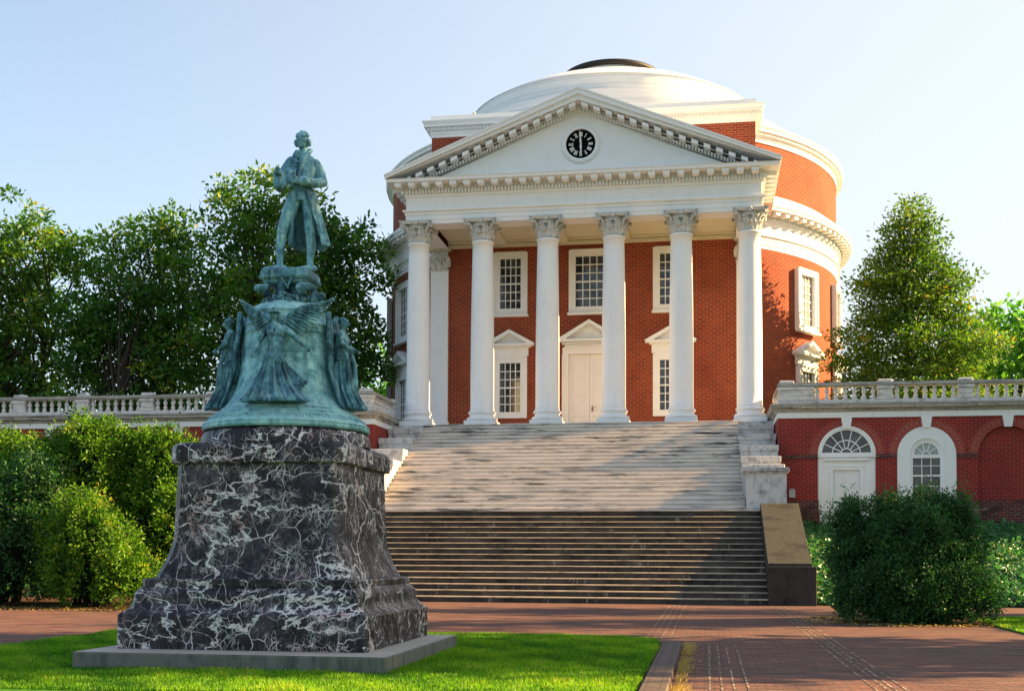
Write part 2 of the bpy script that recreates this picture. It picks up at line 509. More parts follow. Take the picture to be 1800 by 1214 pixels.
def leaf(name, ca, cb, trans=.35, dead=None, spec=.3, rough=.5):
    m, t, b = mat(name)
    at = nd(t, "ShaderNodeAttribute", _attribute_name="tone")
    col = ramp(t, at.outputs["Fac"], [(0, ca), (.8, cb)] + ([(.97, dead)] if dead else []))
    setc(t, b, col, rough, spec)
    tr = nd(t, "ShaderNodeBsdfTranslucent")
    t.links.new(mix(t, 1.0, col, (1.5, 1.7, .8), 'MULTIPLY'), tr.inputs[0])
    ms = nd(t, "ShaderNodeMixShader", Fac=trans)
    t.links.new(b.outputs[0], ms.inputs[1]); t.links.new(tr.outputs[0], ms.inputs[2])
    t.links.new(ms.outputs[0], t.nodes["Material Output"].inputs[0])
    return m
M["leaf_mag"] = leaf("broad_glossy_leaves", (.016, .075, .014), (.105, .215, .022), .5, (.44, .36, .03), .4, .35)
M["leaf_oak"] = leaf("olive_green_leaves", (.024, .082, .014), (.12, .21, .024), .5, (.26, .2, .03))
M["leaf_light"] = leaf("bright_green_leaves", (.05, .19, .03), (.16, .36, .05), .5)
M["leaf_yew"] = leaf("dark_yew_needles", (.008, .042, .016), (.045, .15, .028), .25)  # dark needles, also the shaded copy on the bottom left yew
M["leaf_yew_lit"] = leaf("yew_needles_painted_sunlit", (.010, .055, .008), (.15, .31, .02), .42, (.34, .32, .04))  # brighter copy of the yew needles, sunlight painted into the tones
M["leaf_red"] = leaf("dark_red_leaves", (.06, .012, .014), (.14, .03, .025), .3)
M["leaf_ivy"] = leaf("glossy_ivy_leaves", (.016, .10, .035), (.075, .225, .07), .3, (.22, .2, .06), .5, .35)
M["blade"] = leaf("grass_blades", (.028, .13, .006), (.20, .38, .012), .45, (.38, .38, .04))
def ground_mat(name, a, b_, c, sc):
    m, t, b = mat(name)
    o = coords(t, "Object")
    col = ramp(t, noise(t, o, sc, 6, .7), [(.3, a), (.5, b_), (.7, c)])
    setc(t, b, col, .95, .1)
    return m
M["turf"] = ground_mat("lawn_turf", (.03, .11, .008), (.05, .17, .010), (.08, .21, .012), 6)
M["soil"] = ground_mat("dark_leaf_litter", (.03, .02, .014), (.06, .035, .02), (.12, .06, .03), 9)
M["terrain"] = ground_mat("far_grass", (.03, .08, .014), (.05, .12, .02), (.08, .14, .03), .4)
M["drygrass"] = leaf("dry_straw_blades", (.30, .19, .06), (.5, .36, .13), .3)
def paving():
    m, t, b = mat("worn_brick_paving")
    uv = coords(t, "Object")
    br = t.nodes.new("ShaderNodeTexBrick"); t.links.new(uv, br.inputs["Vector"])
    for k, v in (("Scale", 1.0), ("Brick Width", .22), ("Row Height", .11), ("Mortar Size", .010), ("Bias", -.1)): br.inputs[k].default_value = v
    br.inputs["Color1"].default_value = (.24, .092, .070, 1); br.inputs["Color2"].default_value = (.135, .064, .054, 1); br.inputs["Mortar"].default_value = (.05, .038, .032, 1)
    n = noise(t, coords(t, "Object", (.35, 1.2, 1)), 1.1, 6, .65)
    n2 = noise(t, coords(t, "Object", (1, 3, 1), loc=(4, 4, 0)), 3.5, 5, .7)
    n3 = noise(t, coords(t, "Object"), 24, 4, .7)
    rows = noise(t, coords(t, "Object", (1.1, 8.5, 1)), 1.0, 5, .75)
    col = mix(t, ramp(t, n, [(.42, 0), (.68, .8)]), br.outputs[0], (.13, .083, .066))
    col = mix(t, ramp(t, n2, [(.55, 0), (.72, .6)]), col, (.24, .05, .045))
    col = mix(t, ramp(t, rows, [(.56, 0), (.68, .75)]), col, (.30, .20, .155))
    col = mix(t, ramp(t, rows, [(.36, .95), (.50, 0)]), col, (.020, .014, .012))
    col = mix(t, ramp(t, n3, [(.45, 0), (.68, .7)]), col, (.035, .026, .022))
    setc(t, b, col, .85, .3)
    hgt = nd(t, "ShaderNodeMath", _operation='ADD', i0=nd(t, "ShaderNodeMath", _operation='MULTIPLY', i0=br.outputs["Fac"], i1=-.7).outputs[0], i1=rows)
    bump(t, b, hgt.outputs[0], .9, .03)
    return m
M["paving"] = paving()
def band_mat():
    m, t, b = mat("pale_paving_joint")
    n = noise(t, coords(t, "Object", (9, 4.5, 1)), 1.0, 3, .6)
    col = ramp(t, n, [(.47, (.11, .062, .046)), (.56, (.30, .25, .19))])
    setc(t, b, col, .85, .2)
    return m
M["band"] = band_mat()
M["kerb"] = brick_mat("grey_brick_kerb", (.15, .118, .10), (.085, .066, .058), (.035, .028, .025), .28, .10, .012)
# ------------------------------------------------------------------ the ground
def sheet(name, poly, z, m):
    mb = MB(); mb.face([(x, y, z) for x, y in poly]); return struct(name, mb, m)
sheet("terrain", [(-900, -300), (900, -300), (900, 1500), (-900, 1500)], -.012, M["terrain"])
sheet("brick_plaza", [(-40, -4), (40, -4), (40, 36), (-40, 36)], 0.0, M["paving"])
LAWN = [(-5.1, 6), (4.36, 6), (4.36, 18.7), (4.31, 19.3), (4.0, 19.85), (3.4, 20.12), (0.8, 20.2), (-5.1, 20.2)]
mb = MB(); mb.prism(LAWN, .002, .03, bot=False); struct("lawn", mb, M["turf"])
RLAWN = [(10.78, 5), (30, 5), (30, 28.7), (11.9, 28.7), (11.2, 28.2), (10.9, 27.4), (10.8, 25)]
mb = MB(); mb.prism(RLAWN, .002, .03, bot=False); struct("side_lawn", mb, M["turf"])
# brick kerb right of the lawn
mb = MB(); mb.bevbox(4.42, 4.70, 6, 18.95, 0, .085, .012)
struct("kerb", mb, M["kerb"])
# rows of pale joints running up the plaza
mb = MB()
for xc, y0, y1 in ((5.33, 7, 19.2), (4.27, 20.4, 34.3), (6.92, 7, 34.3), (7.12, 7, 34.3)):
    offs = (-.21, -.08, .05, .2) if xc < 6 else (-.06, .06)
    for o in offs: mb.face([(xc + o - .012, y0, .004), (xc + o + .012, y0, .004), (xc + o + .012, y1, .004), (xc + o - .012, y1, .004)])
for yy, x0, x1 in ((19.05, 4.8, 9.5), (27.4, 2, 9), (31.3, -6, 8), (34.3, 6.0, 8.2)):
    mb.face([(x0, yy - .012, .005), (x1, yy - .012, .005), (x1, yy + .012, .005), (x0, yy + .012, .005)])
struct("paving_joints", mb, M["band"])
# planting beds
def blob(cx, cy, rx, ry, n=40, seed=1):
    g = np.random.default_rng(seed); ph = g.uniform(0, 6, 4)
    return [(cx + rx * cos(a) * (1 + .1 * sin(3 * a + ph[0]) + .06 * sin(7 * a + ph[1])), cy + ry * sin(a) * (1 + .1 * sin(2 * a + ph[2]) + .06 * sin(5 * a + ph[3]))) for a in [2 * pi * k / n for k in range(n)]]
mb = MB()
mb.face([(x, y, .012) for x, y in blob(9.45, 27.6, 1.95, 2.2, seed=3)])
mb.face([(x, y, .012) for x, y in [(-20, 27.4), (-13, 27.2), (-9.5, 27.0), (-8.3, 27.9), (-7.9, 29.5), (-8.2, 35.9), (-20, 35.9)]])
struct("planting_bed_soil", mb, M["soil"])
# ivy banks: the ground rises to the wings
def bank(sx):
    mb = MB()
    P = []
    for i in range(14):
        f = i / 13
        y = 35.0 + 9.75 * f
        z = -.01 + 2.45 * (f ** .85)
        P.append([(sx * (8.03 + 26 * k / 26), y, z + .05 * sin(k * 1.3 + i)) for k in range(27)])
    mb.grid(P if sx > 0 else [r[::-1] for r in P])
    return mb
struct("ivy_bank", bank(1), M["soil"])
struct("shaded_bank", bank(-1), M["soil"])
# ------------------------------------------------------------------ the domed building
HALL = root("domed_building", (0, 63.8, 0), "red brick domed hall with six white columns, clock pediment and white saucer dome", "building")
CX, CY, RD = 0.0, 63.8, 11.72
mb = MB()
mb.lathe([(RD, 0), (RD, 15.4)], CX, CY, 128, R(37.3), 2 * pi - R(37.3))
mb.lathe([(RD - .03, 17.8), (RD - .03, 20.3)], CX, CY, 128, R(37.3), 2 * pi - R(37.3))
obj("drum_wall", mb, M["brick"], HALL)
# dome with curb and black skylight rim
mb = MB()
rings = [11.35, 10.9, 10.3, 9.6, 8.8, 8.0]
prof = [(12.02, 20.80), (11.7, 20.85)]
zp = 20.86
for r in rings:
    z = 9 + sqrt(16.55 ** 2 - r * r)
    prof += [(r, zp + .02), (r, z)]; zp = z
prof += [(7.62, zp + .02), (7.62, 24.38)]
mb.lathe(prof, CX, CY, 128, flat=True)
prof = [(7.66, 24.36)]
for k in range(22):
    r = 7.6 - 7.6 * k / 21
    prof.append((max(r, .01), 12.25 + sqrt(14.36 ** 2 - r * r)))
mb.lathe(prof, CX, CY, 128)
dome = obj("dome", mb, M["roof"], HALL)
mb = MB(); mb.lathe([(2.45, 26.2), (2.45, 26.9), (2.3, 26.92)], CX, CY, 64); obj("skylight_curb", mb, M["white"], dome)
mb = MB(); mb.lathe([(2.5, 26.9), (2.64, 26.93), (2.64, 27.12), (2.3, 27.16), (.01, 27.35)], CX, CY, 64); obj("skylight_rim", mb, M["blackrim"], dome)

ENT = [(-.02, 15.03), (0, 15.03), (0, 15.2), (.03, 15.2), (.03, 15.4), (.06, 15.4), (.06, 15.50), (.15, 15.55), (.15, 15.61), (.02, 15.62), (.02, 16.13), (.07, 16.14), (.10, 16.24), (.10, 16.43), (.13, 16.45), (.13, 16.62), (.70, 16.62), (.70, 16.73), (.74, 16.75)]
# drum lower entablature
dz = .30
ent2 = [(RD + .02, 15.3)] + [(RD + .03 + o * .95, z + dz) for o, z in ENT[2:]]
ent2 += [(12.47, 16.82 + dz), (12.47, 16.9 + dz), (RD - .1, 17.9)]
mb = MB(); mb.lathe(ent2, CX, CY, 128, flat=True)
def ring_blocks(mb, R0, R1, z0, z1, n, frac, skip=None):
    for k in range(n):
        a = 2 * pi * k / n
        if abs(((a + pi) % (2 * pi)) - pi) < R(36): continue
        if abs(((a + pi) % (2 * pi)) - pi) > R(110): continue
        mb.T = Matrix.Translation((CX, CY, 0)) @ Matrix.Rotation(a, 4, 'Z')
        w = 2 * pi * R0 / n * frac / 2
        mb.box(-w, w, -R1, -R0, z0, z1, "k")
    mb.T = None
ring_blocks(mb, RD + .12, RD + .62, 16.44 + dz, 16.615 + dz, 128, .42)
ring_blocks(mb, RD + .1, RD + .2, 16.26 + dz, 16.41 + dz, 540, .55)
obj("drum_entablature", mb, M["white"], HALL)
mb = MB()
mb.lathe([(RD - .02, 20.12), (RD + .02, 20.14), (RD + .02, 20.28), (RD + .06, 20.3), (RD + .06, 20.4), (RD + .14, 20.42), (RD + .14, 20.55), (RD + .3, 20.57), (RD + .3, 20.68), (RD + .36, 20.76), (RD + .36, 20.82), (11.9, 20.84)], CX, CY, 128, flat=True)
ring_blocks(mb, RD + .1, RD + .2, 20.43, 20.55, 540, .55)
obj("drum_cornice", mb, M["white"], HALL)

# flat block behind the portico
HB = 7.16
mb = MB()
def brick_with_holes(mb, holes, x0, x1, z0, z1, y, depth):
    xs = sorted({x0, x1} | {h[0] for h in holes} | {h[1] for h in holes})
    for a, b in zip(xs[:-1], xs[1:]):
        cuts = sorted([(h[2], h[3]) for h in holes if h[0] <= a + 1e-6 and h[1] >= b - 1e-6])
        z = z0
        for c0, c1 in cuts:
            mb.face([(a, y, z), (b, y, z), (b, y, c0), (a, y, c0)]); z = c1
        mb.face([(a, y, z), (b, y, z), (b, y, z1), (a, y, z1)])
    for h in holes:
        a, b, c, d = h
        mb.face([(a, y, c), (b, y, c), (b, y + depth, c), (a, y + depth, c)])
        mb.face([(b, y, d), (a, y, d), (a, y + depth, d), (b, y + depth, d)])
        mb.face([(a, y, d), (a, y, c), (a, y + depth, c), (a, y + depth, d)])
        mb.face([(b, y, c), (b, y, d), (b, y + depth, d), (b, y + depth, c)])
YW = 52.0
holes = []
for cx in (-3.53, 0, 3.53):
    holes.append((cx - .62, cx + .62, 12.1, 14.7))
    if cx: holes.append((cx - .62, cx + .62, 7.55, 10.1))
holes.append((-1.0, 1.0, 6.65, 10.25))
brick_with_holes(mb, holes, -HB, HB, 6.0, 20.16, YW, .25)
for sx in (-1, 1):
    mb.face([(sx * HB, YW, 0), (sx * HB, 58, 0), (sx * HB, 58, 20.16), (sx * HB, YW, 20.16)])
obj("portico_back_wall", mb, M["brick"], HALL)
mb = MB()
ATT = [(0, 20.13), (.04, 20.15), (.04, 20.26), (.08, 20.28), (.08, 20.38), (.14, 20.40), (.14, 20.54), (.30, 20.56), (.30, 20.66), (.38, 20.78), (.38, 20.82), (.06, 20.84), (.04, 20.86), (.04, 21.12)]
mb.sweep_u(ATT, HB, YW, 58.5)
mb.face([(-HB, YW, 21.12), (HB, YW, 21.12), (HB, 58.5, 21.12), (-HB, 58.5, 21.12)])
k = -HB - .15
while k < HB + .15:
    mb.box(k, k + .075, YW - .22, YW - .12, 20.42, 20.53, "k"); k += .135
k = YW
while k < 57:
    for sx in (-1, 1): mb.box(sx * (HB + .12), sx * (HB + .22), k, k + .075, 20.42, 20.53)
    k += .135
obj("attic_cornice", mb, M["white"], HALL)
for x, y in ((-5.45, 53.2), (5.0, 53.4)):
    mb = MB(); mb.tube([(x, y, 21.1), (x, y, 21.6)], [.05, .05], 10); mb.lathe([(.075, 21.56), (.075, 21.64), (.01, 21.68)], x, y, 10); obj("roof_pipe", mb, M["boxgrey"], HALL)

# pilasters at the ends of the wall
def leafy_front(mb, x0, x1, y, z0, z1, n1):
    """rows of curled acanthus leaves on a flat face at y (towards -Y)"""
    h = z1 - z0
    for row, (f0, f1, off) in enumerate(((0, .38, 0), (.12, .66, .5))):
        w = (x1 - x0) / n1
        for k in range(n1 + (1 if off else 0)):
            xc = x0 + w * (k + (0 if off else .5))
            leaf_at(mb, (xc, y, z0 + f0 * h), (f1 - f0) * h, w * .46)
def leaf_at(mb, p, h, hw, T=None):
    """one leaf that hugs the bell then curls outwards (-Y) at its tip"""
    x, y, z = p
    P = []
    for f, o, wf in ((0, .01, .75), (.35, .035, 1.0), (.65, .06, .95), (.86, .11, .75), (.97, .17, .5), (1.0, .20, .32), (.90, .235, .18)):
        P.append([(x - hw * wf, y - o + .025, z + h * f), (x - hw * wf * .5, y - o - .012, z + h * f), (x, y - o + .012, z + h * f), (x + hw * wf * .5, y - o - .012, z + h * f), (x + hw * wf, y - o + .025, z + h * f)])
    mb.grid(P, smooth=False)
    mb.ell((x, y - .205, z + h * .93), (hw * .5, .045, .032), nu=8, nv=4)
for sx in (-1, 1):
    mb = MB()
    xa, xb = sorted((sx * 6.34, sx * 7.14))
    mb.box(xa, xb, YW - .12, YW + .1, 7.3, 14.1)
    for o, z0, z1 in ((.10, 6.65, 6.85), (.07, 6.85, 7.05), (.03, 7.05, 7.15), (.05, 7.15, 7.3)): mb.box(xa - o, xb + o, YW - .12 - o, YW + .08, z0, z1)
    pl = obj("pilaster", mb, M["white"], HALL)
    mb = MB()
    mb.box(xa + .02, xb - .02, YW - .13, YW + .06, 14.1, 14.95)
    mb.box(xa - .03, xb + .03, YW - .17, YW + .06, 14.06, 14.12)
    leafy_front(mb, xa, xb, YW - .13, 14.12, 14.95, 3)
    mb.box(xa - .1, xb + .1, YW - .32, YW + .06, 14.95, 15.06)
    obj("pilaster_capital", mb, M["capital"], pl)

# ---- windows and doors (local frame: wall face at y = 0, outwards is -y, x along, z up)
def casement(name, T, hw, z0, z1, fr, cols, rows, parent, sill=True, meet=True, gl="glass", ped=None, hood_h=.5, curtain=False, depth=.06):
    mb = MB(); mb.T = T
    mb.box(-hw, -hw + fr, -depth, .1, z0, z1); mb.box(hw - fr, hw, -depth, .1, z0, z1)
    mb.box(-hw + fr, hw - fr, -depth, .1, z1 - fr, z1); mb.box(-hw + fr, hw - fr, -depth, .1, z0, z0 + fr)
    for a, b in ((-hw - .03, -hw + .05), (hw - .05, hw + .03)): mb.box(a, b, -depth - .03, -.002, z0, z1)
    mb.box(-hw + .05, hw - .05, -depth - .03, -depth + .001, z1 - .05, z1 + .03)
    if sill: mb.box(-hw - .08, hw + .08, -depth - .12, .02, z0 - .10, z0 - .002)
    wd = obj(name, mb, M["white"], parent)
    gx, gz0, gz1 = hw - fr, z0 + fr, z1 - fr
    mb = MB(); mb.T = T; mb.box(-gx, gx, .07, .09, gz0, gz1); obj("pane", mb, M[gl], wd)
    mb = MB(); mb.T = T
    t = .018
    for i in range(1, cols):
        x = -gx + 2 * gx * i / cols; mb.box(x - t, x + t, .035, .069, gz0, gz1)
    for j in range(1, rows):
        z = gz0 + (gz1 - gz0) * j / rows; q = .032 if (meet and j == rows // 2) else t
        mb.box(-gx, gx, .032, .0695, z - q, z + q)
    obj("sash_bars", mb, M["white"], wd)
    if curtain:
        mb = MB(); mb.T = T
        P = [[(gx - .02 - .22 * (1 - .25 * f) + .22 * (1 - .25 * f) * k / 8, .066 - .004 * (k % 2), gz0 + (gz1 - gz0) * .62 * f) for k in range(9)] for f in (0, .5, 1)]
        mb.grid(P); obj("curtain", mb, M["curtain"], wd)
    if ped:
        hood(T, ped, z1, hood_h, wd)
    return wd
def hood(T, pw, z, fh, parent, rise=.62, dent=False):
    """frieze, cornice and triangular pediment above an opening"""
    mb = MB(); mb.T = T
    mb.box(-pw + .26, pw - .26, -.07, .05, z + .032, z + fh - .1)
    mb.box(-pw + .16, pw - .16, -.16, .05, z + fh - .1, z + fh - .04)
    mb.box(-pw, pw, -.34, .05, z + fh - .04, z + fh + .06)
    b = z + fh + .062
    for s in (-1, 1):
        mb.xprism([(s * (pw + .04), b), (0, b + rise), (0, b + rise - .17), (s * (pw - .32), b)][::1 if s < 0 else -1], -.36, .05)
    mb.xprism([(-pw + .3, b), (pw - .3, b), (0, b + rise - .16)], -.10, .04)
    if dent:
        x = -pw + .18
        while x < pw - .2:
            mb.box(x, x + .05, -.24, -.1, z + fh - .17, z + fh - .06); x += .095
        for s in (-1, 1):
            n = 13
            for k in range(n):
                f = (k + .5) / n; xx = s * (pw - .36) * (1 - f); zz = b + (rise - .17) * f - .03
                mb.box(xx - .025, xx + .025, -.24, -.1, zz - .07, zz + .02)
    obj("hood_pediment", mb, M["white"], parent)
for cx in (-3.53, 0, 3.53):
    T = Matrix.Translation((cx, YW, 0))
    w1 = casement("upper_window", T, .735 if cx else .89, 12.02, 14.8, .27, 4, 6, HALL)
    if cx:
        casement("lower_window", T, .735, 7.42, 10.14, .27, 4, 6, HALL, sill=False, ped=1.08, curtain=(cx < 0))
# great double door
T = Matrix.Translation((0, YW, 0))
mb = MB(); mb.T = T
for s in (-1, 1):
    mb.box(s * .92, s * 1.19, -.07, .1, 6.65, 10.2); mb.box(s * 1.14, s * 1.21, -.1, -.0015, 6.65, 10.2)
mb.box(-1.19, 1.19, -.07, .1, 10.2, 10.5); mb.box(-1.14, 1.14, -.1, -.069, 10.42, 10.5)
df = obj("door_frame", mb, M["door"], HALL)
hood(T, 1.36, 10.45, .32, df, .84, True)
for s in (-1, 1):
    mb = MB(); mb.T = T
    x0, x1 = (-.918, -.006) if s < 0 else (.006, .918)
    mb.box(x0, x1, .10, .16, 6.66, 10.19)
    lv = [6.9, 7.75, 8.65, 9.55, 10.02]
    for a, b in zip([6.66] + lv[:-1], lv):
        pass
    zs = [6.75, 7.55, 8.45, 9.3, 10.1]
    rails = [(6.66, 6.84), (7.5, 7.64), (8.4, 8.54), (9.28, 9.40), (10.05, 10.19)]
    for a, b in rails: mb.box(x0 + .14, x1 - .14, .075, .101, a, b)
    for a, b in ((x0, x0 + .14), (x1 - .14, x1)): mb.box(a, b, .074, .101, 6.66, 10.19)
    for (a, b), (c, d) in zip(rails[:-1], rails[1:]): mb.bevbox(x0 + .2, x1 - .2, .088, .101, b + .06, c - .06, .01)
    d = obj("door_leaf", mb, M["door"], HALL)
    if s > 0:
        mb = MB(); mb.T = T
        mb.ell((.12, .03, 7.78), (.04, .045, .04)); mb.box(.09, .15, .06, .076, 7.68, 7.92); mb.ell((.25, .05, 7.88), (.025, .03, .025))
        obj("door_handle", mb, M["brass"], d)
# windows round the drum
for s in (-1, 1):
    for phi, gl in ((54.9, "glass_pale"), (75.5, "glass_pale")):
        T = Matrix.Translation((CX, CY, 0)) @ Matrix.Rotation(s * R(phi), 4, 'Z') @ Matrix.Translation((0, -RD - .10, 0))
        g = gl if s > 0 else "glass"
        casement("drum_window", T, .86, 11.86, 14.72, .25, 4, 6, HALL, gl=g, depth=.12)
        casement("drum_window", T, .80, 7.35, 10.2, .25, 4, 6, HALL, gl="glass", ped=1.2, sill=False, depth=.12)

# ---- portico
YC = 48.2
mb = MB()
mb.box(-7.62, 7.62, 47.42, YW, 2.0, 6.65)
obj("portico_floor", mb, M["cheek"], HALL)
def column_mesh():
    mb = MB()
    prof = []
    for k in range(15):
        f = k / 14
        r = .485 - .062 * max(0, (f - .25) / .75) ** 1.6
        prof.append((r, .72 + f * 6.83))
    mb.lathe([(.50, .66), (.50, .70)] + prof + [(.46, 7.56), (.465, 7.60), (.46, 7.64), (.40, 7.66)], 0, 0, 48)
    return mb
def base_mesh():
    mb = MB()
    mb.box(-.64, .64, -.64, .64, 0, .2)
    prof = [(.55, .2)]
    for k in range(9):
        a = -pi / 2 + pi * k / 8; prof.append((.55 + .085 * cos(a), .285 + .085 * sin(a)))
    prof += [(.53, .39), (.50, .44), (.52, .49)]
    for k in range(9):
        a = -pi / 2 + pi * k / 8; prof.append((.52 + .055 * cos(a), .55 + .055 * sin(a)))
    prof += [(.5, .62), (.5, .67)]
    mb.lathe(prof, 0, 0, 48)
    return mb
def capital_mesh():
    mb = MB()
    mb.lathe([(.40, 7.62), (.41, 7.9), (.44, 8.2), (.52, 8.36), (.50, 8.40), (.01, 8.42)], 0, 0, 32)
    H0, H1 = 7.66, 8.40
    for row, (z0, h, off, rr) in enumerate(((7.66, .30, 0, .41), (7.70, .52, .5, .425))):
        for k in range(8):
            mb.T = Matrix.Rotation(2 * pi * (k + off) / 8, 4, 'Z')
            leaf_at(mb, (0, -rr, z0), h, .165)
    # corner volutes and stalks
    for k in range(4):
        mb.T = Matrix.Rotation(pi / 4 + k * pi / 2, 4, 'Z')
        mb.tube([(0, -.45, 7.95), (0, -.53, 8.15), (0, -.68, 8.30), (0, -.80, 8.36)], [.05, .06, .065, .05], 8)
        for sx in (-1, 1):
            mb.tube([(sx * .05, -.80, 8.39), (sx * .055, -.87, 8.35), (sx * .055, -.87, 8.27), (sx * .05, -.80, 8.24), (sx * .05, -.755, 8.29)], [.035, .045, .045, .04, .03], 7)
        mb.T = Matrix.Rotation(k * pi / 2, 4, 'Z')
        for sx in (-1, 1):
            mb.tube([(sx * .2, -.44, 7.95), (sx * .16, -.50, 8.15), (sx * .09, -.54, 8.26), (sx * .02, -.55, 8.25)], [.035, .045, .045, .03], 7)
        mb.ell((0, -.60, 8.42), (.09, .06, .09), nu=9, nv=6)
        for q in range(5):
            a = 2 * pi * q / 5; mb.ell((.06 * cos(a), -.64, 8.42 + .06 * sin(a)), (.04, .03, .04), nu=6, nv=4)
    mb.T = None
    # abacus with hollowed sides
    pts = []
    for k in range(4):
        a = pi / 4 + k * pi / 2
        for f in range(-4, 5):
            pass
    def aba(z, e):
        out = []
        for k in range(4):
            rot = k * pi / 2
            for f in range(-5, 6):
                x = f / 5 * (.68 + e); y = -(.56 + e + .12 * (f / 5) ** 2)
                out.append((x * cos(rot) - y * sin(rot), x * sin(rot) + y * cos(rot), z))
        return out
    rings = [aba(8.38, -.03), aba(8.40, 0), aba(8.44, .0), aba(8.46, .03), aba(8.50, .03)]
    for a, b in zip(rings[:-1], rings[1:]):
        for i in range(len(a)):
            j = (i + 1) % len(a); mb.face([a[i], a[j], b[j], b[i]])
    mb.face(rings[0][::-1])
    return mb
colx = [-6.775, -4.065, -1.355, 1.355, 4.065, 6.775]
col0 = None
for x in colx:
    L = (x, YC, 6.65)
    if col0 is None:
        col0 = obj("column", column_mesh(), M["white"], HALL, L)
        obj("column_base", base_mesh(), M["white"], col0, L)
        obj("capital", capital_mesh(), M["capital"], col0, L)
    else: copy_tree(col0, HALL, L)
HW, YF = 7.2, 47.74
mb = MB()
mb.sweep_u(ENT, HW, YF, YW - .003)
mb.face([(-HW, YF, 15.03), (-HW, YF + .9, 15.03), (HW, YF + .9, 15.03), (HW, YF, 15.03)])     # soffit of the front beam
mb.box(-HW + .9, HW - .9, YF + .88, YF + .9, 15.03, 15.5, "ktb")
for s in (-1, 1):
    mb.face([(s * HW, YF + .9, 15.03), (s * (HW - .9), YF + .9, 15.03), (s * (HW - .9), YW, 15.03), (s * HW, YW, 15.03)])
obj("entablature", mb, M["white"], HALL)
mb = MB()
x = -7.44
while x < 7.5:
    mb.box(x - .14, x + .14, YF - .62, YF - .131, 16.47, 16.618); mb.box(x - .11, x + .11, YF - .60, YF - .1311, 16.43, 16.469)
    x += .576
for s in (-1, 1):
    y = YF + .3
    while y < YW - .3:
        mb.box(s * (HW + .131), s * (HW + .62), y - .14, y + .14, 16.45, 16.618); y += .576
x = -7.3
while x < 7.3:
    mb.box(x - .042, x + .042, YF - .21, YF - .101, 16.26, 16.42, "k"); x += .138
for s in (-1, 1):
    y = YF - .15
    while y < YW:
        mb.box(s * (HW + .101), s * (HW + .21), y - .042, y + .042, 16.26, 16.42); y += .138
obj("cornice_blocks", mb, M["white"], HALL)
mb = MB()
mb.face([(-HW + .9, YF + .9, 15.32), (-HW + .9, YW, 15.32), (HW - .9, YW, 15.32), (HW - .9, YF + .9, 15.32)])
for z, y0 in ((15.05, YW - .25), (15.2, YW - .4)): mb.box(-HW + .9, HW - .9, y0, YW - .003, z, z + .12)
for x in colx[1:-1]: mb.box(x - .42, x + .42, YF + .902, YW - .41, 15.06, 15.319)
obj("portico_ceiling", mb, M["cream"], HALL)
# raking cornice, tympanum, roof
XE, ZE, ZA = 7.97, 16.92, 20.10
sl_ = (ZA - ZE) / XE
mb = MB()
def rake(t0, t1, y0, y1, xe):
    for s in (-1, 1):
        z_e = ZA - sl_ * xe
        P = [(s * xe, max(z_e - t0, 16.752)), (0, ZA - t0), (0, ZA - t1), (s * xe, max(z_e - t1, 16.75))]
        if s > 0: P = P[::-1]
        mb.xprism(P, y0, y1)
rake(0, .07, YF - .82, 58, XE); rake(.07, .27, YF - .79, 58, XE - .03); rake(.27, .33, YF - .72, 58, 7.9); rake(.33, .48, YF - .70, 58, 7.86)
rake(.48, .62, YF - .13, YF + .05, 7.3); rake(.62, .78, YF - .1, YF + .05, 6.9)
rake(.78, .84, YF - .05, YF + .05, 6.6)
obj("raking_cornice", mb, M["white"], HALL)
mb = MB()
for s in (-1, 1):
    x = .25
    while x < 7.35:
        z = ZA - sl_ * x - .482
        sh = .28 * sl_ / 2 * (1)
        P = [(s * (x - .13), z + sl_ * .13), (s * (x + .13), z - sl_ * .13), (s * (x + .13), z - sl_ * .13 - .15), (s * (x - .13), z + sl_ * .13 - .15)]
        if s > 0: P = P[::-1]
        mb.xprism(P, YF - .62, YF - .131); x += .485
    x = .03
    while x < 6.7:
        z = ZA - sl_ * x - .625
        P = [(s * (x - .036), z + sl_ * .036), (s * (x + .036), z - sl_ * .036), (s * (x + .036), z - sl_ * .036 - .125), (s * (x - .036), z + sl_ * .036 - .125)]
        if s > 0: P = P[::-1]
        mb.xprism(P, YF - .2, YF - .101); x += .125
obj("raking_blocks", mb, M["white"], HALL)
mb = MB()
zt = ZA - .80
mb.xprism([(-(zt - 16.74) / sl_, 16.74), ((zt - 16.74) / sl_, 16.74), (0, zt)], YF, YF + .2)
obj("tympanum", mb, M["white"], HALL)
# clock
ck = (0.045, YF, 18.03)
mb = MB(); mb.T = Matrix.Translation(ck) @ Matrix.Rotation(pi / 2, 4, 'X')
mb.lathe([(.60, .0), (.60, .09), (.63, .10), (.72, .09), (.76, .05), (.79, .03), (.79, -.01)], 0, 0, 64)
clk = obj("clock", mb, M["white"], HALL)
mb = MB(); mb.T = Matrix.Translation(ck) @ Matrix.Rotation(pi / 2, 4, 'X')
mb.lathe([(.01, .03), (.61, .03)], 0, 0, 64, smooth=False); obj("clock_face", mb, M["black"], clk)
mb = MB()
def stroke(mb, T, x0, z0, x1, z1, w):
    d = Vector((x1 - x0, 0, z1 - z0)); n = Vector((d.z, 0, -d.x)).normalized() * w / 2
    A, B = Vector((x0, 0, z0)), Vector((x1, 0, z1))
    q = [A - n, B - n, B + n, A + n]
    mb.T = T
    mb.face(q); mb.T = None
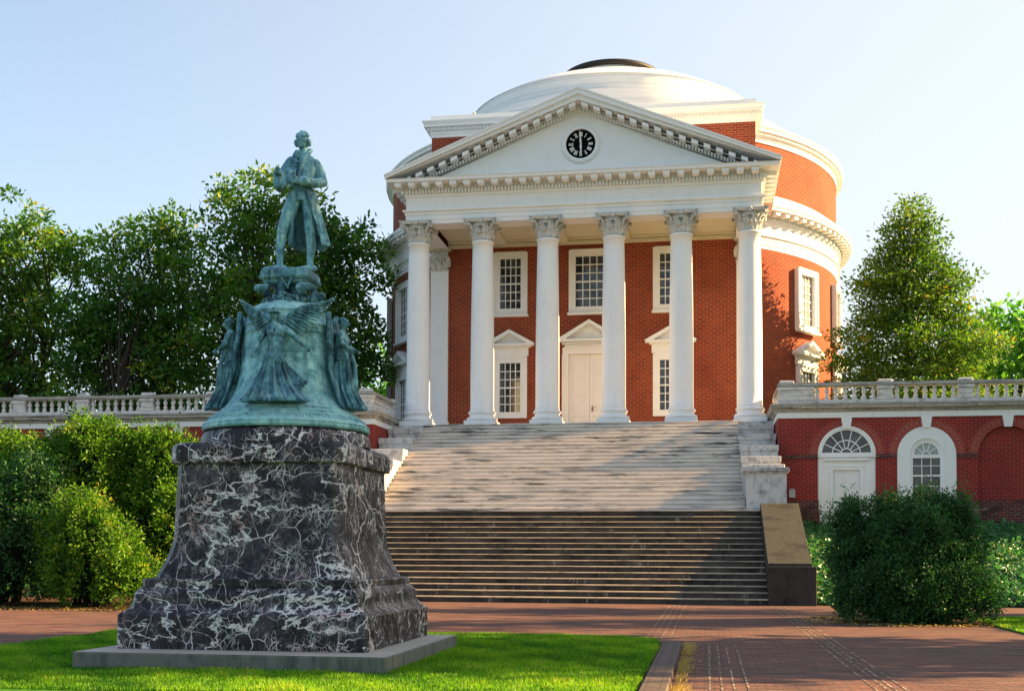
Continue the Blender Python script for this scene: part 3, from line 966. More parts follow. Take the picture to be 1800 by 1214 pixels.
def numeral(mb, txt, hour):
    T = Matrix.Translation((ck[0], YF - .036, ck[2])) @ Matrix.Rotation(R(30 * hour), 4, 'Y') @ Matrix.Translation((0, 0, .40))
    hh = .088
    wd = {"I": .032, "V": .075, "X": .075}
    tot = sum(wd[c] for c in txt); x = -tot / 2
    for c in txt:
        ww = wd[c]; xm = x + ww / 2
        if c == "I": stroke(mb, T, xm, -hh, xm, hh, .027)
        if c == "V": stroke(mb, T, x + .006, hh, xm, -hh, .03); stroke(mb, T, xm, -hh, x + ww - .006, hh, .02)
        if c == "X": stroke(mb, T, x + .006, hh, x + ww - .006, -hh, .03); stroke(mb, T, x + .006, -hh, x + ww - .006, hh, .02)
        x += ww
    stroke(mb, T, -tot / 2, hh, tot / 2, hh, .008); stroke(mb, T, -tot / 2, -hh, tot / 2, -hh, .008)
for h, tx in enumerate(("XII", "I", "II", "III", "IIII", "V", "VI", "VII", "VIII", "IX", "X", "XI")):
    mb = MB(); numeral(mb, tx, h); obj("clock_numeral", mb, M["numeral"], clk)
def hand(ang, L, w, y):
    mb = MB(); mb.T = Matrix.Translation((ck[0], y, ck[2])) @ Matrix.Rotation(R(ang), 4, 'Y')
    P = [(-w * .5, 0, -.1), (w * .5, 0, -.1), (w * .75, 0, .12), (w * .35, 0, L * .62), (w * .9, 0, L * .68), (w * .35, 0, L * .74), (.006, 0, L), (-.006, 0, L), (-w * .35, 0, L * .74), (-w * .9, 0, L * .68), (-w * .35, 0, L * .62), (-w * .75, 0, .12)]
    mb.face(P); mb.lathe([(.04, 0), (.01, 0)], 0, 0, 12) if False else None
    obj("clock_hand", mb, M["numeral"], clk)
hand(-4, .57, .055, YF - .05); hand(179, .44, .06, YF - .046)
# ------------------------------------------------------------------ the great flight of steps
ST = root("grand_staircase", (0, 40, 0), "wide flight of marble steps over blackened concrete steps up to the columns", "staircase")
NL, NU = 16, 23
ZL = 2.85
hl, hu = ZL / NL, (6.65 - ZL) / NU
YB = 34.62
tl = (39.55 - YB) / (NL - 1)
mb = MB()                                       # material 0 risers, 1 treads
g = np.random.default_rng(5)
for i in range(NL):
    y = YB + tl * i; z0, z1 = hl * i, hl * (i + 1)
    wx = 6.79 if i else 7.25
    wl = 6.79 if i else 7.25
    mb.m = 0
    mb.face([(-wl, y + .02, z0 - .02), (wx, y + .02, z0 - .02), (wx, y + .02, z1 - .045), (-wl, y + .02, z1 - .045)])
    mb.m = 1
    n = 40                                      # worn nosing, slightly uneven
    e = [g.normal(0, .004) + (-.035 if g.random() < .04 else 0) for _ in range(n + 1)]
    for k in range(n):
        xa, xb = -wl + (wl + wx) * k / n, -wl + (wl + wx) * (k + 1) / n
        ya, yb = y - e[k], y - e[k + 1]
        mb.m = 1
        nh = .022 + .018 * (1 - i / NL)
        prof = [(.0, -nh), (-.0, -nh * .5), (.010, -.006), (.028, 0), (tl + .03, 0)]
        for (d0, h0), (d1, h1) in zip(prof[:-1], prof[1:]):
            mb.face([(xa, ya + d0, z1 + h0), (xb, yb + d0, z1 + h0), (xb, yb + d1, z1 + h1), (xa, ya + d1, z1 + h1)])
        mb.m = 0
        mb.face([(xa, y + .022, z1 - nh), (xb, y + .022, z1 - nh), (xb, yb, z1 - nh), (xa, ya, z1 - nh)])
        mb.m = 1
obj("lower_flight", mb, [M["dark_riser"], M["tread"]], ST)
mb = MB()
mb.box(-6.78, 6.78, 39.50, 40.3, ZL + .003, ZL + .05)
y0u = 40.0; tu = (47.42 - y0u) / NU
for i in range(NU):
    y = y0u + tu * i; z0, z1 = ZL + hu * i, ZL + hu * (i + 1)
    wx = 6.28 + (.06 if i < 3 else 0)
    P = [(y + .04, z0 - .01), (y + .04, z1 - .06), (y, z1 - .052), (y - .004, z1 - .03), (y + .008, z1 - .008), (y + .03, z1), (y + tu + .05, z1)]
    for a, b in zip(P[:-1], P[1:]):
        mb.face([(-wx, a[0], a[1]), (wx, a[0], a[1]), (wx, b[0], b[1]), (-wx, b[0], b[1])])
obj("upper_flight", mb, M["marble_steps"], ST)
for s in (-1, 1):
    # stepped marble blocks beside the upper flight
    bl = [(47.28, 52, 6.64), (46.6, 47.275, 6.46), (45.2, 46.597, 5.93), (43.8, 45.197, 5.38), (42.4, 43.797, 4.87), (41.0, 42.397, 4.44)]
    xs = [(6.24, 7.68), (6.24, 7.6), (6.26, 7.6), (6.27, 7.6), (6.28, 7.6), (6.28, 7.62)]
    for (ya, yb, z), (xa, xb) in zip(bl, xs):
        mb = MB()
        a, b = sorted((s * xa, s * xb))
        mb.bevbox(a, b, ya, yb, 2.2, z - .22, .004)
        mb.bevbox(a - .025, b + .025, ya - .03, yb, z - .219, z, .015)
        obj("cheek_block", mb, M["cheek"], ST)
    mb = MB()
    a, b = sorted((s * 6.36, s * 7.66))
    mb.box(a, b, 40.02, 41.0, 2.9, 4.08)
    P = [(a - .03, b + .03, 39.98), ]
    for o, z0, z1 in ((.0, 4.081, 4.13), (.05, 4.131, 4.18), (.10, 4.181, 4.26), (.07, 4.261, 4.30)): mb.box(a - o, b + o, 40.02 - o, 41.0 + o, z0, z1)
    mb.bevbox(a + .05, b - .05, 40.1, 40.9, 4.301, 4.42, .02)
    for o, z0, z1 in ((.10, 2.851, 2.90), (.06, 2.901, 2.95)): mb.box(a - o, b + o, 40.02 - o, 41.0, z0, z1)
    obj("end_pier", mb, M["cheek"], ST)
    # sloping concrete cheeks of the lower flight
    mb = MB()
    a, b = sorted((s * 6.80, s * 8.0))
    mb.bevbox(a, b + (.12 if s > 0 else 0), 34.55, 35.55, 0, 1.10, .01) if s > 0 else mb.bevbox(a - .12, b, 34.55, 35.55, 0, 1.10, .01)
    obj("cheek_end_block", mb, M["dark_block"], ST)
    mb = MB()
    mb.yprism([(34.72, 1.1), (34.72, 1.19), (39.55, 3.1), (39.9, 3.1), (39.9, .5), (35.55, .5), (35.55, 1.1)], a, b)
    obj("cheek_slope", mb, M["concrete"], ST)

# ------------------------------------------------------------------ the two terrace wings
ARC_Z = 5.05
def wing(s):
    W = root("terrace_wing", (s * 20, 48, 0),
             "right-hand red brick terrace wing with white fanlight door, arched window and balustrade" if s > 0 else "left-hand red brick terrace wing behind the bushes with a stone balustrade", "wing")
    Y0 = 44.62; XA, XB = 7.66, 34.0
    cs = [10.08 + 2.78 * k for k in range(9)]
    ra = 1.02
    def bx(mb, x0, x1, *a, **k): mb.box(s * x0, s * x1, *a, **k)
    mb = MB()
    x = XA
    zt = 6.42
    def q(*p):
        p = [(s * a, b, c) for a, b, c in p]
        mb.face(p if s > 0 else p[::-1])
    for c in cs:
        q((x, Y0, 1.5), (c - ra, Y0, 1.5), (c - ra, Y0, zt), (x, Y0, zt))
        n = 20
        pr = None
        for k in range(n + 1):
            a = pi - pi * k / n
            p = (c + ra * cos(a), ARC_Z + ra * sin(a))
            if pr:
                q((pr[0], Y0, pr[1]), (p[0], Y0, p[1]), (p[0], Y0, zt), (pr[0], Y0, zt))
                q((pr[0], Y0 + .13, pr[1]), (p[0], Y0 + .13, p[1]), (p[0], Y0, p[1]), (pr[0], Y0, pr[1]))
            pr = p
        for xx, sg in ((c - ra, 1), (c + ra, -1)):
            z0r = 1.5
            pts = [(xx, Y0, z0r), (xx, Y0 + .13, z0r), (xx, Y0 + .13, ARC_Z), (xx, Y0, ARC_Z)]
            q(*(pts if sg > 0 else pts[::-1]))
        q((c - ra, Y0 + .13, 1.5), (c + ra, Y0 + .13, 1.5), (c + ra, Y0 + .13, zt - .3), (c - ra, Y0 + .13, zt - .3))
        x = c + ra
    q((x, Y0, 1.5), (XB, Y0, 1.5), (XB, Y0, zt), (x, Y0, zt))
    q((XA, Y0, 0), (XA, Y0, zt), (XA, 62, zt), (XA, 62, 0))
    q((XB, Y0, 0), (XB, 62, 0), (XB, 62, zt), (XB, Y0, zt))
    obj("brick_wall", mb, M["wing_brick"], W)
    # rings of voussoirs and the grimy impost and base courses
    mb = MB()
    for c in cs:
        n = 22
        for k in range(n):
            a0, a1 = pi - pi * k / n, pi - pi * (k + 1) / n
            P = [(s * (c + r * cos(a)), Y0 - .012, ARC_Z + r * sin(a)) for r, a in ((ra, a0), (ra, a1), (ra + .30, a1), (ra + .30, a0))]
            U = [(0, a0 * 1.25), (0, a1 * 1.25), (.30, a1 * 1.25), (.30, a0 * 1.25)]
            if s < 0: P, U = P[::-1], U[::-1]
            mb.face(P, U)
            P = [(s * (c + r * cos(a)), y, ARC_Z + r * sin(a)) for r, a, y in ((ra, a1, Y0 - .012), (ra, a0, Y0 - .012), (ra, a0, Y0 + .1), (ra, a1, Y0 + .1))]
            mb.face(P if s > 0 else P[::-1])
    obj("arch_ring", mb, M["arch_brick"], W)
    e = [XA - .01] + sum([[c - ra + .0, c + ra - .0] for c in cs], []) + [XB]
    for a, b in zip(e[::2], e[1::2]):
        mb = MB(); bx(mb, a, b, Y0 - .045, Y0 - .003, 4.94, 5.08); obj("impost_course", mb, M["base_brick"], W)
    for a, b in zip(e[::2], e[1::2]):
        mb = MB(); bx(mb, a - .02, b + .02, Y0 - .07, Y0 - .003, 1.5, 3.42); bx(mb, a - .05, b + .05, Y0 - .13, Y0 - .071, 1.5, 3.05); obj("base_course", mb, M["base_brick"], W)
    for c in cs[2:]:
        mb = MB(); bx(mb, c - ra + .021, c + ra - .021, Y0 + .0, Y0 + .126, 1.5, 3.42); obj("niche_base", mb, M["base_brick"], W)
    # keystones, white band
    for c in cs[:6]:
        mb = MB()
        P = [(s * (c - .13), 6.02), (s * (c + .13), 6.02), (s * (c + .19), 6.415), (s * (c - .19), 6.415)]
        mb.xprism(P if s > 0 else P[::-1], Y0 - .08, Y0 + .02)
        obj("keystone", mb, M["white"], W)
    mb = MB()
    bx(mb, XA - .04, XB, Y0 - .05, 62, 6.42, 6.62)
    obj("fascia", mb, M["white"], W)
    mb = MB()
    def ret(prof):
        for (o0, z0), (o1, z1) in zip(prof[:-1], prof[1:]):
            A = [(XB, Y0 - o0, z0), (XA - o0, Y0 - o0, z0), (XA - o0, 62, z0)]
            B = [(XB, Y0 - o1, z1), (XA - o1, Y0 - o1, z1), (XA - o1, 62, z1)]
            for k in range(2):
                q4 = [A[k + 1], A[k], B[k], B[k + 1]]
                q4 = [(s * p[0], p[1], p[2]) for p in q4]
                mb.face(q4 if s > 0 else q4[::-1])
    ret([(.05, 6.621), (.08, 6.64), (.11, 6.70), (.22, 6.76), (.24, 6.77), (.24, 6.84), (.28, 6.88), (.28, 6.92), (.02, 6.95)])
    q((XA - .02, Y0 - .02, 6.95), (XB, Y0 - .02, 6.95), (XB, 62, 6.95), (XA - .02, 62, 6.95))
    obj("cornice", mb, M["cornice_stone"], W)
    # balustrade
    YR = Y0 + .02
    mb = MB()
    bx(mb, XA + .02, XB, YR - .13, YR + .17, 6.951, 7.07)
    bx(mb, XA + .02, XA + .30, YR + .171, 48.2, 6.951, 7.07)
    BAL = obj("balustrade", mb, M["stone"], W)
    mb = MB()
    for o, z0, z1 in ((.0, 7.55, 7.585), (.05, 7.586, 7.64), (.03, 7.641, 7.70)):
        bx(mb, XA + .02 - o, XB, YR - .11 - o, YR + .15 + o, z0, z1)
        bx(mb, XA + .04 - o, XA + .28 + o, YR + .151 + o, 48.2, z0, z1)
    obj("coping_rail", mb, M["cornice_stone"], BAL)
    def pier(xa, xb, ya, yb, panels=1):
        mb = MB()
        x0, x1 = sorted((s * xa, s * xb))
        mb.box(x0, x1, ya, yb, 7.071, 7.549)
        mb.box(x0 - .03, x1 + .03, ya - .03, yb + .03, 7.071, 7.20)
        mb.box(x0 - .04, x1 + .04, ya - .05, yb + .05, 7.45, 7.5495)
        n = panels
        for k in range(n):
            a = x0 + (x1 - x0) * k / n + .05; b = x0 + (x1 - x0) * (k + 1) / n - .05
            mb.box(a, b, ya - .012, ya + .01, 7.23, 7.43)
        w = .26 if n > 1 else (x1 - x0) / 2
        xm = (x0 + x1) / 2 if n == 1 else s * (xa + .28)
        mb.bevbox(xm - w, xm + w, ya, yb, 7.701, 7.80, .03)
        obj("balustrade_pier", mb, M["stone"], BAL)
    pier(XA + .03, 8.9, YR - .12, YR + .16, 3)
    pc = [11.44 + 2.775 * k for k in range(8)]
    for c in pc: pier(c - .25, c + .25, YR - .12, YR + .16)
    pier(XA + .03, XA + .29, 47.75, 48.2)
    bm = MB()
    pf = [(.095, .0), (.095, .05), (.06, .055), (.075, .08), (.085, .13), (.07, .17), (.042, .20), (.05, .225), (.085, .27), (.09, .31), (.07, .37), (.045, .42), (.04, .435), (.06, .45), (.085, .46), (.085, .48)]
    bm.lathe(pf, 0, 0, 14)
    proto = None
    ed = [8.9] + sum([[c - .25, c + .25] for c in pc], [])
    spots = []
    for a, b in zip(ed[::2], ed[1::2]):
        n = 7
        for k in range(n): spots.append((a + (b - a) * (k + .5) / n, YR + .02))
    for k in range(8): spots.append((XA + .16, 45.05 + .33 * k))
    for x, y in spots:
        L = (s * x, y, 7.07)
        if proto is None: proto = obj("baluster", bm, M["stone"], BAL, L)
        else: copy_tree(proto, BAL, L)
    if s < 0: return
    # white arched door
    c = cs[0]
    T = Matrix.Translation((c, Y0, 0))
    mb = MB(); mb.T = T
    def arch_panel(mb, hole_pts, y, r=ra - .004, zb=2.42):
        """sheet filling the arch with an opening cut out; hole_pts follows the same parameter"""
        n = len(hole_pts)
        out = []
        for k in range(n):
            out.append(outer(k, n, r, zb))
        for k in range(n - 1):
            mb.face([(out[k][0], y, out[k][1]), (out[k + 1][0], y, out[k + 1][1]), (hole_pts[k + 1][0], y, hole_pts[k + 1][1]), (hole_pts[k][0], y, hole_pts[k][1])][::-1])
    def outer(k, n, r, zb):
        m = n // 4
        if k <= m: return (-r, zb + (ARC_Z - zb) * k / m)
        if k >= n - 1 - m: return (r, zb + (ARC_Z - zb) * (n - 1 - k) / m)
        a = pi - pi * (k - m) / (n - 1 - 2 * m)
        return (r * cos(a), ARC_Z + r * sin(a))
    # door: solid white panel below the springing, fanlight above
    r = ra - .004
    y = .06
    for xa, xb, z0, z1 in ((-r, -.47, 2.42, 4.98), (.47, r, 2.42, 4.98), (-.47, .47, 4.52, 4.98)):
        mb.box(xa, xb, y, .128, z0, z1)
    mb.box(-r - .02, r + .02, y - .07, .1, 4.985, 5.10)
    mb.box(-.78, .78, y - .10, y, 4.86, 4.93)
    for xa, xb in ((-.60, -.47), (.47, .60)): mb.box(xa, xb, y - .03, y + .02, 2.42, 4.52)
    mb.box(-.60, .60, y - .03, y + .02, 4.521, 4.64)
    mb.box(-.64, .64, y - .045, y + .0, 4.641, 4.675)
    mb.box(-r, r, y - .12, .128, 2.3, 2.419)
    d = obj("door_surround", mb, M["white"], W)
    mb = MB(); mb.T = T
    mb.box(-.469, .469, .118, .127, 2.42, 4.519)
    for xa, xb in ((-.469, -.41), (-.05, .05), (.41, .469)): mb.box(xa, xb, .108, .1179, 2.42, 4.519)
    for za, zb in ((2.42, 2.6), (3.1, 3.2), (3.95, 4.03), (4.45, 4.519)): mb.box(-.409, .409, .109, .1178, za, zb)
    obj("door_leaf", mb, M["white"], W)
    def fan(mb, gl, zc, r0, nb, rings, y0, y1):
        for k in range(1, nb):
            a = pi * k / nb
            d_ = Vector((cos(a), 0, sin(a))); n_ = Vector((-sin(a), 0, cos(a))) * .016
            A = Vector((0, 0, zc)) + d_ * rings[0]; B = Vector((0, 0, zc)) + d_ * r0
            P = [A - n_, B - n_, B + n_, A + n_]
            mb.face([(p.x, y0, p.z) for p in P][::-1])
            for u, v in ((0, 1), (2, 3)): mb.face([(P[u].x, y0, P[u].z), (P[v].x, y0, P[v].z), (P[v].x, y1, P[v].z), (P[u].x, y1, P[u].z)])
        for rr in rings: arcband(mb, zc, rr - .017, rr + .017, y0 - .003, y1)
    def arcband(mb, zc, r0, r1, y0, y1, n=26):
        for k in range(n):
            a, b = pi * k / n, pi * (k + 1) / n
            p = [(r0 * cos(a), r0 * sin(a)), (r0 * cos(b), r0 * sin(b)), (r1 * cos(b), r1 * sin(b)), (r1 * cos(a), r1 * sin(a))]
            mb.face([(u, y0, zc + v) for u, v in p])
            mb.face([(p[0][0], y0, zc + p[0][1]), (p[0][0], y1, zc + p[0][1]), (p[1][0], y1, zc + p[1][1]), (p[1][0], y0, zc + p[1][1])])
            mb.face([(p[3][0], y0, zc + p[3][1]), (p[2][0], y0, zc + p[2][1]), (p[2][0], y1, zc + p[2][1]), (p[3][0], y1, zc + p[3][1])])
    mb = MB(); mb.T = T
    arcband(mb, 5.10, r - .15, r - .03, -.01, .128); arcband(mb, 5.10, r - .06, r + .0, -.03, .1)
    fan(mb, None, 5.10, r - .14, 7, (.2, .5), .06, .1)
    mb.box(-r + .03, r - .03, .03, .1, 5.101, 5.15)
    fl = obj("fanlight", mb, M["white"], W)
    mb = MB(); mb.T = T
    mb.face([((r - .12) * cos(pi * k / 24), .1, 5.10 + (r - .12) * sin(pi * k / 24)) for k in range(25)])
    obj("pane", mb, M["glass"], fl)
    # white arched window
    c = cs[1]; T = Matrix.Translation((c, Y0, 0))
    mb = MB(); mb.T = T
    n = 33; m = n // 4
    hw = .47; zc = 5.06
    def hole(hw, zb, zc):
        H = []
        for k in range(n):
            if k <= m: H.append((-hw, zb + (zc - zb) * k / m))
            elif k >= n - 1 - m: H.append((hw, zb + (zc - zb) * (n - 1 - k) / m))
            else:
                a = pi - pi * (k - m) / (n - 1 - 2 * m); H.append((hw * cos(a), zc + hw * sin(a)))
        return H
    arch_panel(mb, hole(hw + .17, 3.2, zc), -.015, zb=3.0)
    for (w0, w1, y0, y1) in ((hw + .17, hw + .13, -.015, -.035), (hw + .13, hw + .07, -.035, .0), (hw + .07, hw, .0, .03), (hw, hw, .03, .12)):
        A, B = hole(w0, 3.2, zc), hole(w1, 3.2, zc)
        for k in range(n - 1):
            mb.face([(A[k][0], y0, A[k][1]), (A[k + 1][0], y0, A[k + 1][1]), (B[k + 1][0], y1, B[k + 1][1]), (B[k][0], y1, B[k][1])][::-1])
    mb.box(-.7, .7, -.1, .05, 3.08, 3.2); mb.box(-r, r, -.014, .1, 3.0, 3.079)
    wn = obj("arched_window", mb, M["white"], W)
    mb = MB(); mb.T = T
    mb.box(-hw, hw, .03, .1, 4.93, 5.05)
    fan(mb, None, 5.05, hw, 5, (.13,), .05, .1)
    arcband(mb, 5.05, hw - .05, hw + .01, .03, .1)
    for x in (-hw / 3, hw / 3): mb.box(x - .014, x + .014, .06, .1, 3.2, 4.93)
    for z, q_ in ((4.65, .012), (4.30, .03), (3.92, .012), (3.56, .012)): mb.box(-hw, hw, .058, .1, z - q_, z + q_)
    obj("sash_bars", mb, M["white"], wn)
    mb = MB(); mb.T = T; mb.face([(-hw, .1, 3.2), (hw, .1, 3.2), (hw, .1, 4.95), (-hw, .1, 4.95)]); obj("pane", mb, M["glass"], wn)
    mb = MB(); mb.T = T; mb.face([(hw * cos(pi * k / 20), .1, 5.05 + hw * sin(pi * k / 20)) for k in range(21)]); obj("fan_pane", mb, M["glass_fan"], wn)
wing(1); wing(-1)
# little meter box on the right wing
mb = MB(); mb.bevbox(8.03, 8.25, 44.5, 44.618, 3.52, 3.80, .01); mb.xprism([(8.01, 3.801), (8.27, 3.801), (8.14, 3.84)], 44.48, 44.618)
tag(obj("meter_box", mb, M["boxgrey"]), "small grey box fixed low on the brick beside the stair pier", "box")
# pale gable that peeps over the far end of the right balustrade
gb = root("pale_gable_building", (20.5, 51, 7), "pale sloping gable end just showing over the far balustrade at the frame edge", "building")
mb = MB(); mb.xprism([(17.62, 6.9), (21.2, 6.9), (21.2, 9.9), (18.6, 9.9)], 51.0, 51.6); obj("gable_wall", mb, M["pale_wall"], gb)
mb = MB(); mb.xprism([(17.5, 6.9), (17.619, 6.9), (18.599, 9.9), (18.48, 9.98)], 50.9, 51.7); obj("roof_edge", mb, M["white"], gb)
# ------------------------------------------------------------------ the bronze monument
MX, MY = -.53, 15.45
MON = root("bronze_monument", (MX, MY, 0), "green bronze man on a bell with winged figures above a black veined marble pedestal", "monument")
def ring_sq(h, z, ch=.07):
    c = ch
    return [(MX - h + c, MY - h, z), (MX + h - c, MY - h, z), (MX + h, MY - h + c, z), (MX + h, MY + h - c, z), (MX + h - c, MY + h, z), (MX - h + c, MY + h, z), (MX - h, MY + h - c, z), (MX - h, MY - h + c, z)]
def sq_stack(mb, prof):
    for (h0, z0, c0), (h1, z1, c1) in zip(prof[:-1], prof[1:]):
        A, B = ring_sq(h0, z0, c0), ring_sq(h1, z1, c1)
        for i in range(8):
            j = (i + 1) % 8; mb.face([A[i], A[j], B[j], B[i]])
    mb.face(ring_sq(*prof[-1]))
mb = MB()
a, b, c, d = MX - 1.86, MX + 2.0, MY - 2.17, MY + 1.75
mb.bevbox(a, b, c, d, -.02, .232, .014)
for f in mb.f: pass
sl0 = obj("base_slab", mb, M["slab_side"], MON)
mb = MB()
for (x0, x1) in ((a + .01, a + 1.3), (a + 1.306, a + 2.6), (a + 2.606, b - .01)):
    mb.face([(x0, c + .01, .2345), (x1, c + .01, .2345), (x1, d - .01, .2345), (x0, d - .01, .2345)])
obj("slab_top", mb, M["slab_top"], sl0)
mb = MB()
P = [(1.60, .238, .03), (1.60, .645, .03), (1.585, .668, .03), (1.56, .68, .03)]
for k in range(9):                              # ogee
    f = k / 8; P.append((1.55 - .165 * (f + .16 * sin(2 * pi * f)), .69 + .31 * f, .05))
P += [(1.39, 1.005, .05), (1.39, 1.07, .05), (1.375, 1.09, .05), (1.285, 1.10, .06)]
for k in range(12):                             # flared foot of the die
    f = k / 11; P.append((1.118 + .165 * (1 - sin(f * pi / 2)) ** 1.0 * (1 - f * .1), 1.11 + .62 * f, .09))
P += [(1.112, 2.0, .10), (1.095, 2.55, .10)]
sq_stack(mb, P)
ped = obj("pedestal", mb, M["marble"], MON)
mb = MB()
P = [(1.05, 2.545, .1), (1.15, 2.555, .11), (1.165, 2.57, .12), (1.165, 2.74, .12), (1.15, 2.79, .12), (1.10, 2.825, .12), (.4, 2.84, .12)]
sq_stack(mb, P)
mb.lathe([(1.13, 2.83), (1.13, 2.93), (1.10, 3.0), (1.07, 3.03), (.3, 3.035)], MX, MY, 64)
obj("pedestal_cap", mb, M["marble"], ped)
# bell
BP = [(1.09, 3.035), (1.115, 3.05), (1.12, 3.08), (1.105, 3.10), (1.115, 3.11), (1.11, 3.125), (1.095, 3.13), (1.06, 3.17), (1.0, 3.225), (.955, 3.255), (.96, 3.265), (.945, 3.28), (.925, 3.283), (.885, 3.31), (.89, 3.32), (.875, 3.335), (.855, 3.337), (.815, 3.38), (.76, 3.46), (.71, 3.56), (.67, 3.68), (.64, 3.82), (.615, 3.98), (.598, 4.15), (.585, 4.30), (.578, 4.36), (.588, 4.365), (.588, 4.38), (.576, 4.385), (.57, 4.46), (.58, 4.465), (.58, 4.48), (.566, 4.485), (.555, 4.56), (.535, 4.63), (.545, 4.635), (.54, 4.65), (.51, 4.67), (.45, 4.735), (.36, 4.785), (.26, 4.81), (.05, 4.815)]
def brad(z):
    q = [p for p in BP if p[1] <= 4.8]
    return float(np.interp(z, [p[1] for p in q], [p[0] for p in q]))
mb = MB(); mb.lathe(BP, MX, MY, 96)
BELL = obj("bell", mb, M["bronze"], MON)
# raised letters and ornament round the bell
def band_text(txt, z, h, a_mid, step):
    cu = bpy.data.curves.new("lettering", 'FONT'); cu.body = txt; cu.size = h; cu.extrude = .006; cu.align_x = 'CENTER'; cu.space_character = step
    o = bpy.data.objects.new("lettering", cu); C.objects.link(o)
    me = bpy.data.meshes.new_from_object(o.evaluated_get(bpy.context.evaluated_depsgraph_get()))
    bpy.data.objects.remove(o)
    for v in me.vertices:
        zz = z + v.co.y; r = brad(zz) + .004 + v.co.z
        a = a_mid + v.co.x / brad(z)
        v.co = (MX + r * sin(a), MY - r * cos(a), zz)
    me.update()
    obj("inscription", me, M["bronze"], BELL)
band_text("IRE AN", 4.395, .066, R(52), 1.15)
band_text("EPSCO", 4.50, .062, R(6), 1.2)
mb = MB()
g = np.random.default_rng(3)
for k in range(150):                            # scrolled relief on the lip
    a = 2 * pi * k / 150
    zc = 3.195 + .0 * k; rr = brad(zc)
    h = g.uniform(.018, .034); tl_ = g.uniform(-.012, .012)
    p = [Vector((MX + (brad(zz) + .006) * sin(a + da), MY - (brad(zz) + .006) * cos(a + da), zz)) for zz, da in ((zc - h, -tl_), (zc, tl_ + .008), (zc + h, -tl_))]
    mb.tube(p, [.006, .009, .006], 5)
obj("relief_band", mb, M["bronze"], BELL)

def S(px, py, dy=0.0):
    """metres on the monument from a sketch grid: 0.80 cm across and 0.78 cm up per unit, dy depth"""
    return Vector((-.545 + (px - 504) * .0080, MY + dy, 5.24 + (478 - py) * .00782))

# casket-like stand on the bell crown
mb = MB()
zs = 4.80
cx = -.50
def rrect(hx, hy, z, r=.06):
    out = []
    for qx, qy, a0 in ((1, -1, -pi / 2), (1, 1, 0), (-1, 1, pi / 2), (-1, -1, pi)):
        for k in range(5):
            a = a0 + pi / 2 * k / 4
            out.append((cx + qx * (hx - r) + r * cos(a), MY + qy * (hy - r) + r * sin(a), z))
    return out
def rr_stack(prof):
    rings = [rrect(*p) for p in prof]
    mb.grid(rings, cu=True, smooth=False); mb.face(rings[-1]); mb.face(rings[0][::-1])
rr_stack([(.27, .25, 5.03), (.30, .28, 5.05), (.31, .29, 5.07), (.30, .28, 5.075), (.34, .32, 5.10), (.35, .33, 5.12), (.35, .33, 5.13), (.335, .315, 5.135), (.33, .31, 5.20), (.31, .29, 5.235), (.30, .28, 5.24)])
rr_stack([(.20, .18, 4.72), (.18, .16, 4.85), (.19, .17, 5.03)])
for sx in (-1, 1):
    for sy in (-1, 1):
        p = (cx + sx * .25, MY + sy * .23)
        mb.tube([(p[0], p[1] + sy * .02, 4.99), (p[0], p[1] + sy * .055, 4.96), (p[0], p[1] + sy * .05, 4.90), (p[0], p[1] + sy * .0, 4.90)], [.05, .055, .05, .03], 9)
        mb.tube([(p[0], p[1], 5.02), (p[0] - sx * .03, p[1] - sy * .03, 4.88), (p[0] + sx * .02, p[1] + sy * .02, 4.70)], [.045, .035, .05], 9)
        mb.tube([(p[0] - sx * .02, p[1] + sy * .07, 4.965), (p[0] + sx * .10, p[1] + sy * .07, 4.965)], [.052, .052], 10)
mb.tube([(cx - .03, MY - .24, 5.0), (cx - .035, MY - .27, 4.9), (cx - .02, MY - .26, 4.76)], [.07, .055, .045], 9)
for a_, b_ in (((-.01, 5.09), (.05, 5.0)), ((.13, 5.08), (.07, 4.99)), ((.05, 5.0), (.07, 4.96))):
    mb.tube([(cx + a_[0], MY - .33, a_[1]), (cx + b_[0], MY - .30, b_[1])], [.013, .016], 6)
# garland of bronze leaves at the corners of the stand
g = np.random.default_rng(11)
for k in range(26):
    a = R(25) + g.normal(0, .38) if k < 16 else R(-35) + g.normal(0, .2)
    r0 = g.uniform(.30, .42); z = 4.80 - (r0 - .3) * .55 + g.uniform(0, .13 if k < 16 else .03)
    p = Vector((MX + .02 + r0 * sin(a), MY - r0 * cos(a), z))
    rot = Matrix.Rotation(g.uniform(0, 6.28), 3, 'Z') @ Matrix.Rotation(g.uniform(.3, 1.2), 3, 'Y')
    mb.ell(p, (.065, .028, .011), rot, 8, 4)
obj("casket_stand", mb, M["bronze_dark"], MON)

# ---- the standing man
mb = MB()
def oval(px, py, dy, hw, hd, n=18, lean=0, fold=0, ph=0):
    c = S(px, py, dy)
    return [c + Vector((hw * cos(a) * (1 + fold * sin(5 * a + ph)), hd * sin(a) * (1 + fold * sin(5 * a + ph)), lean * cos(a))) for a in [2 * pi * k / n for k in range(n)]]
mb.loft([oval(530, 262, .0, .055, .06), oval(530, 272, .0, .075, .07), oval(531, 277, .0, .13, .09), oval(532, 284, .01, .175, .11), oval(532, 300, .0, .182, .13), oval(531, 318, -.005, .165, .13), oval(528, 334, .0, .148, .12), oval(526, 346, .0, .150, .125), oval(526, 356, .0, .13, .115)])
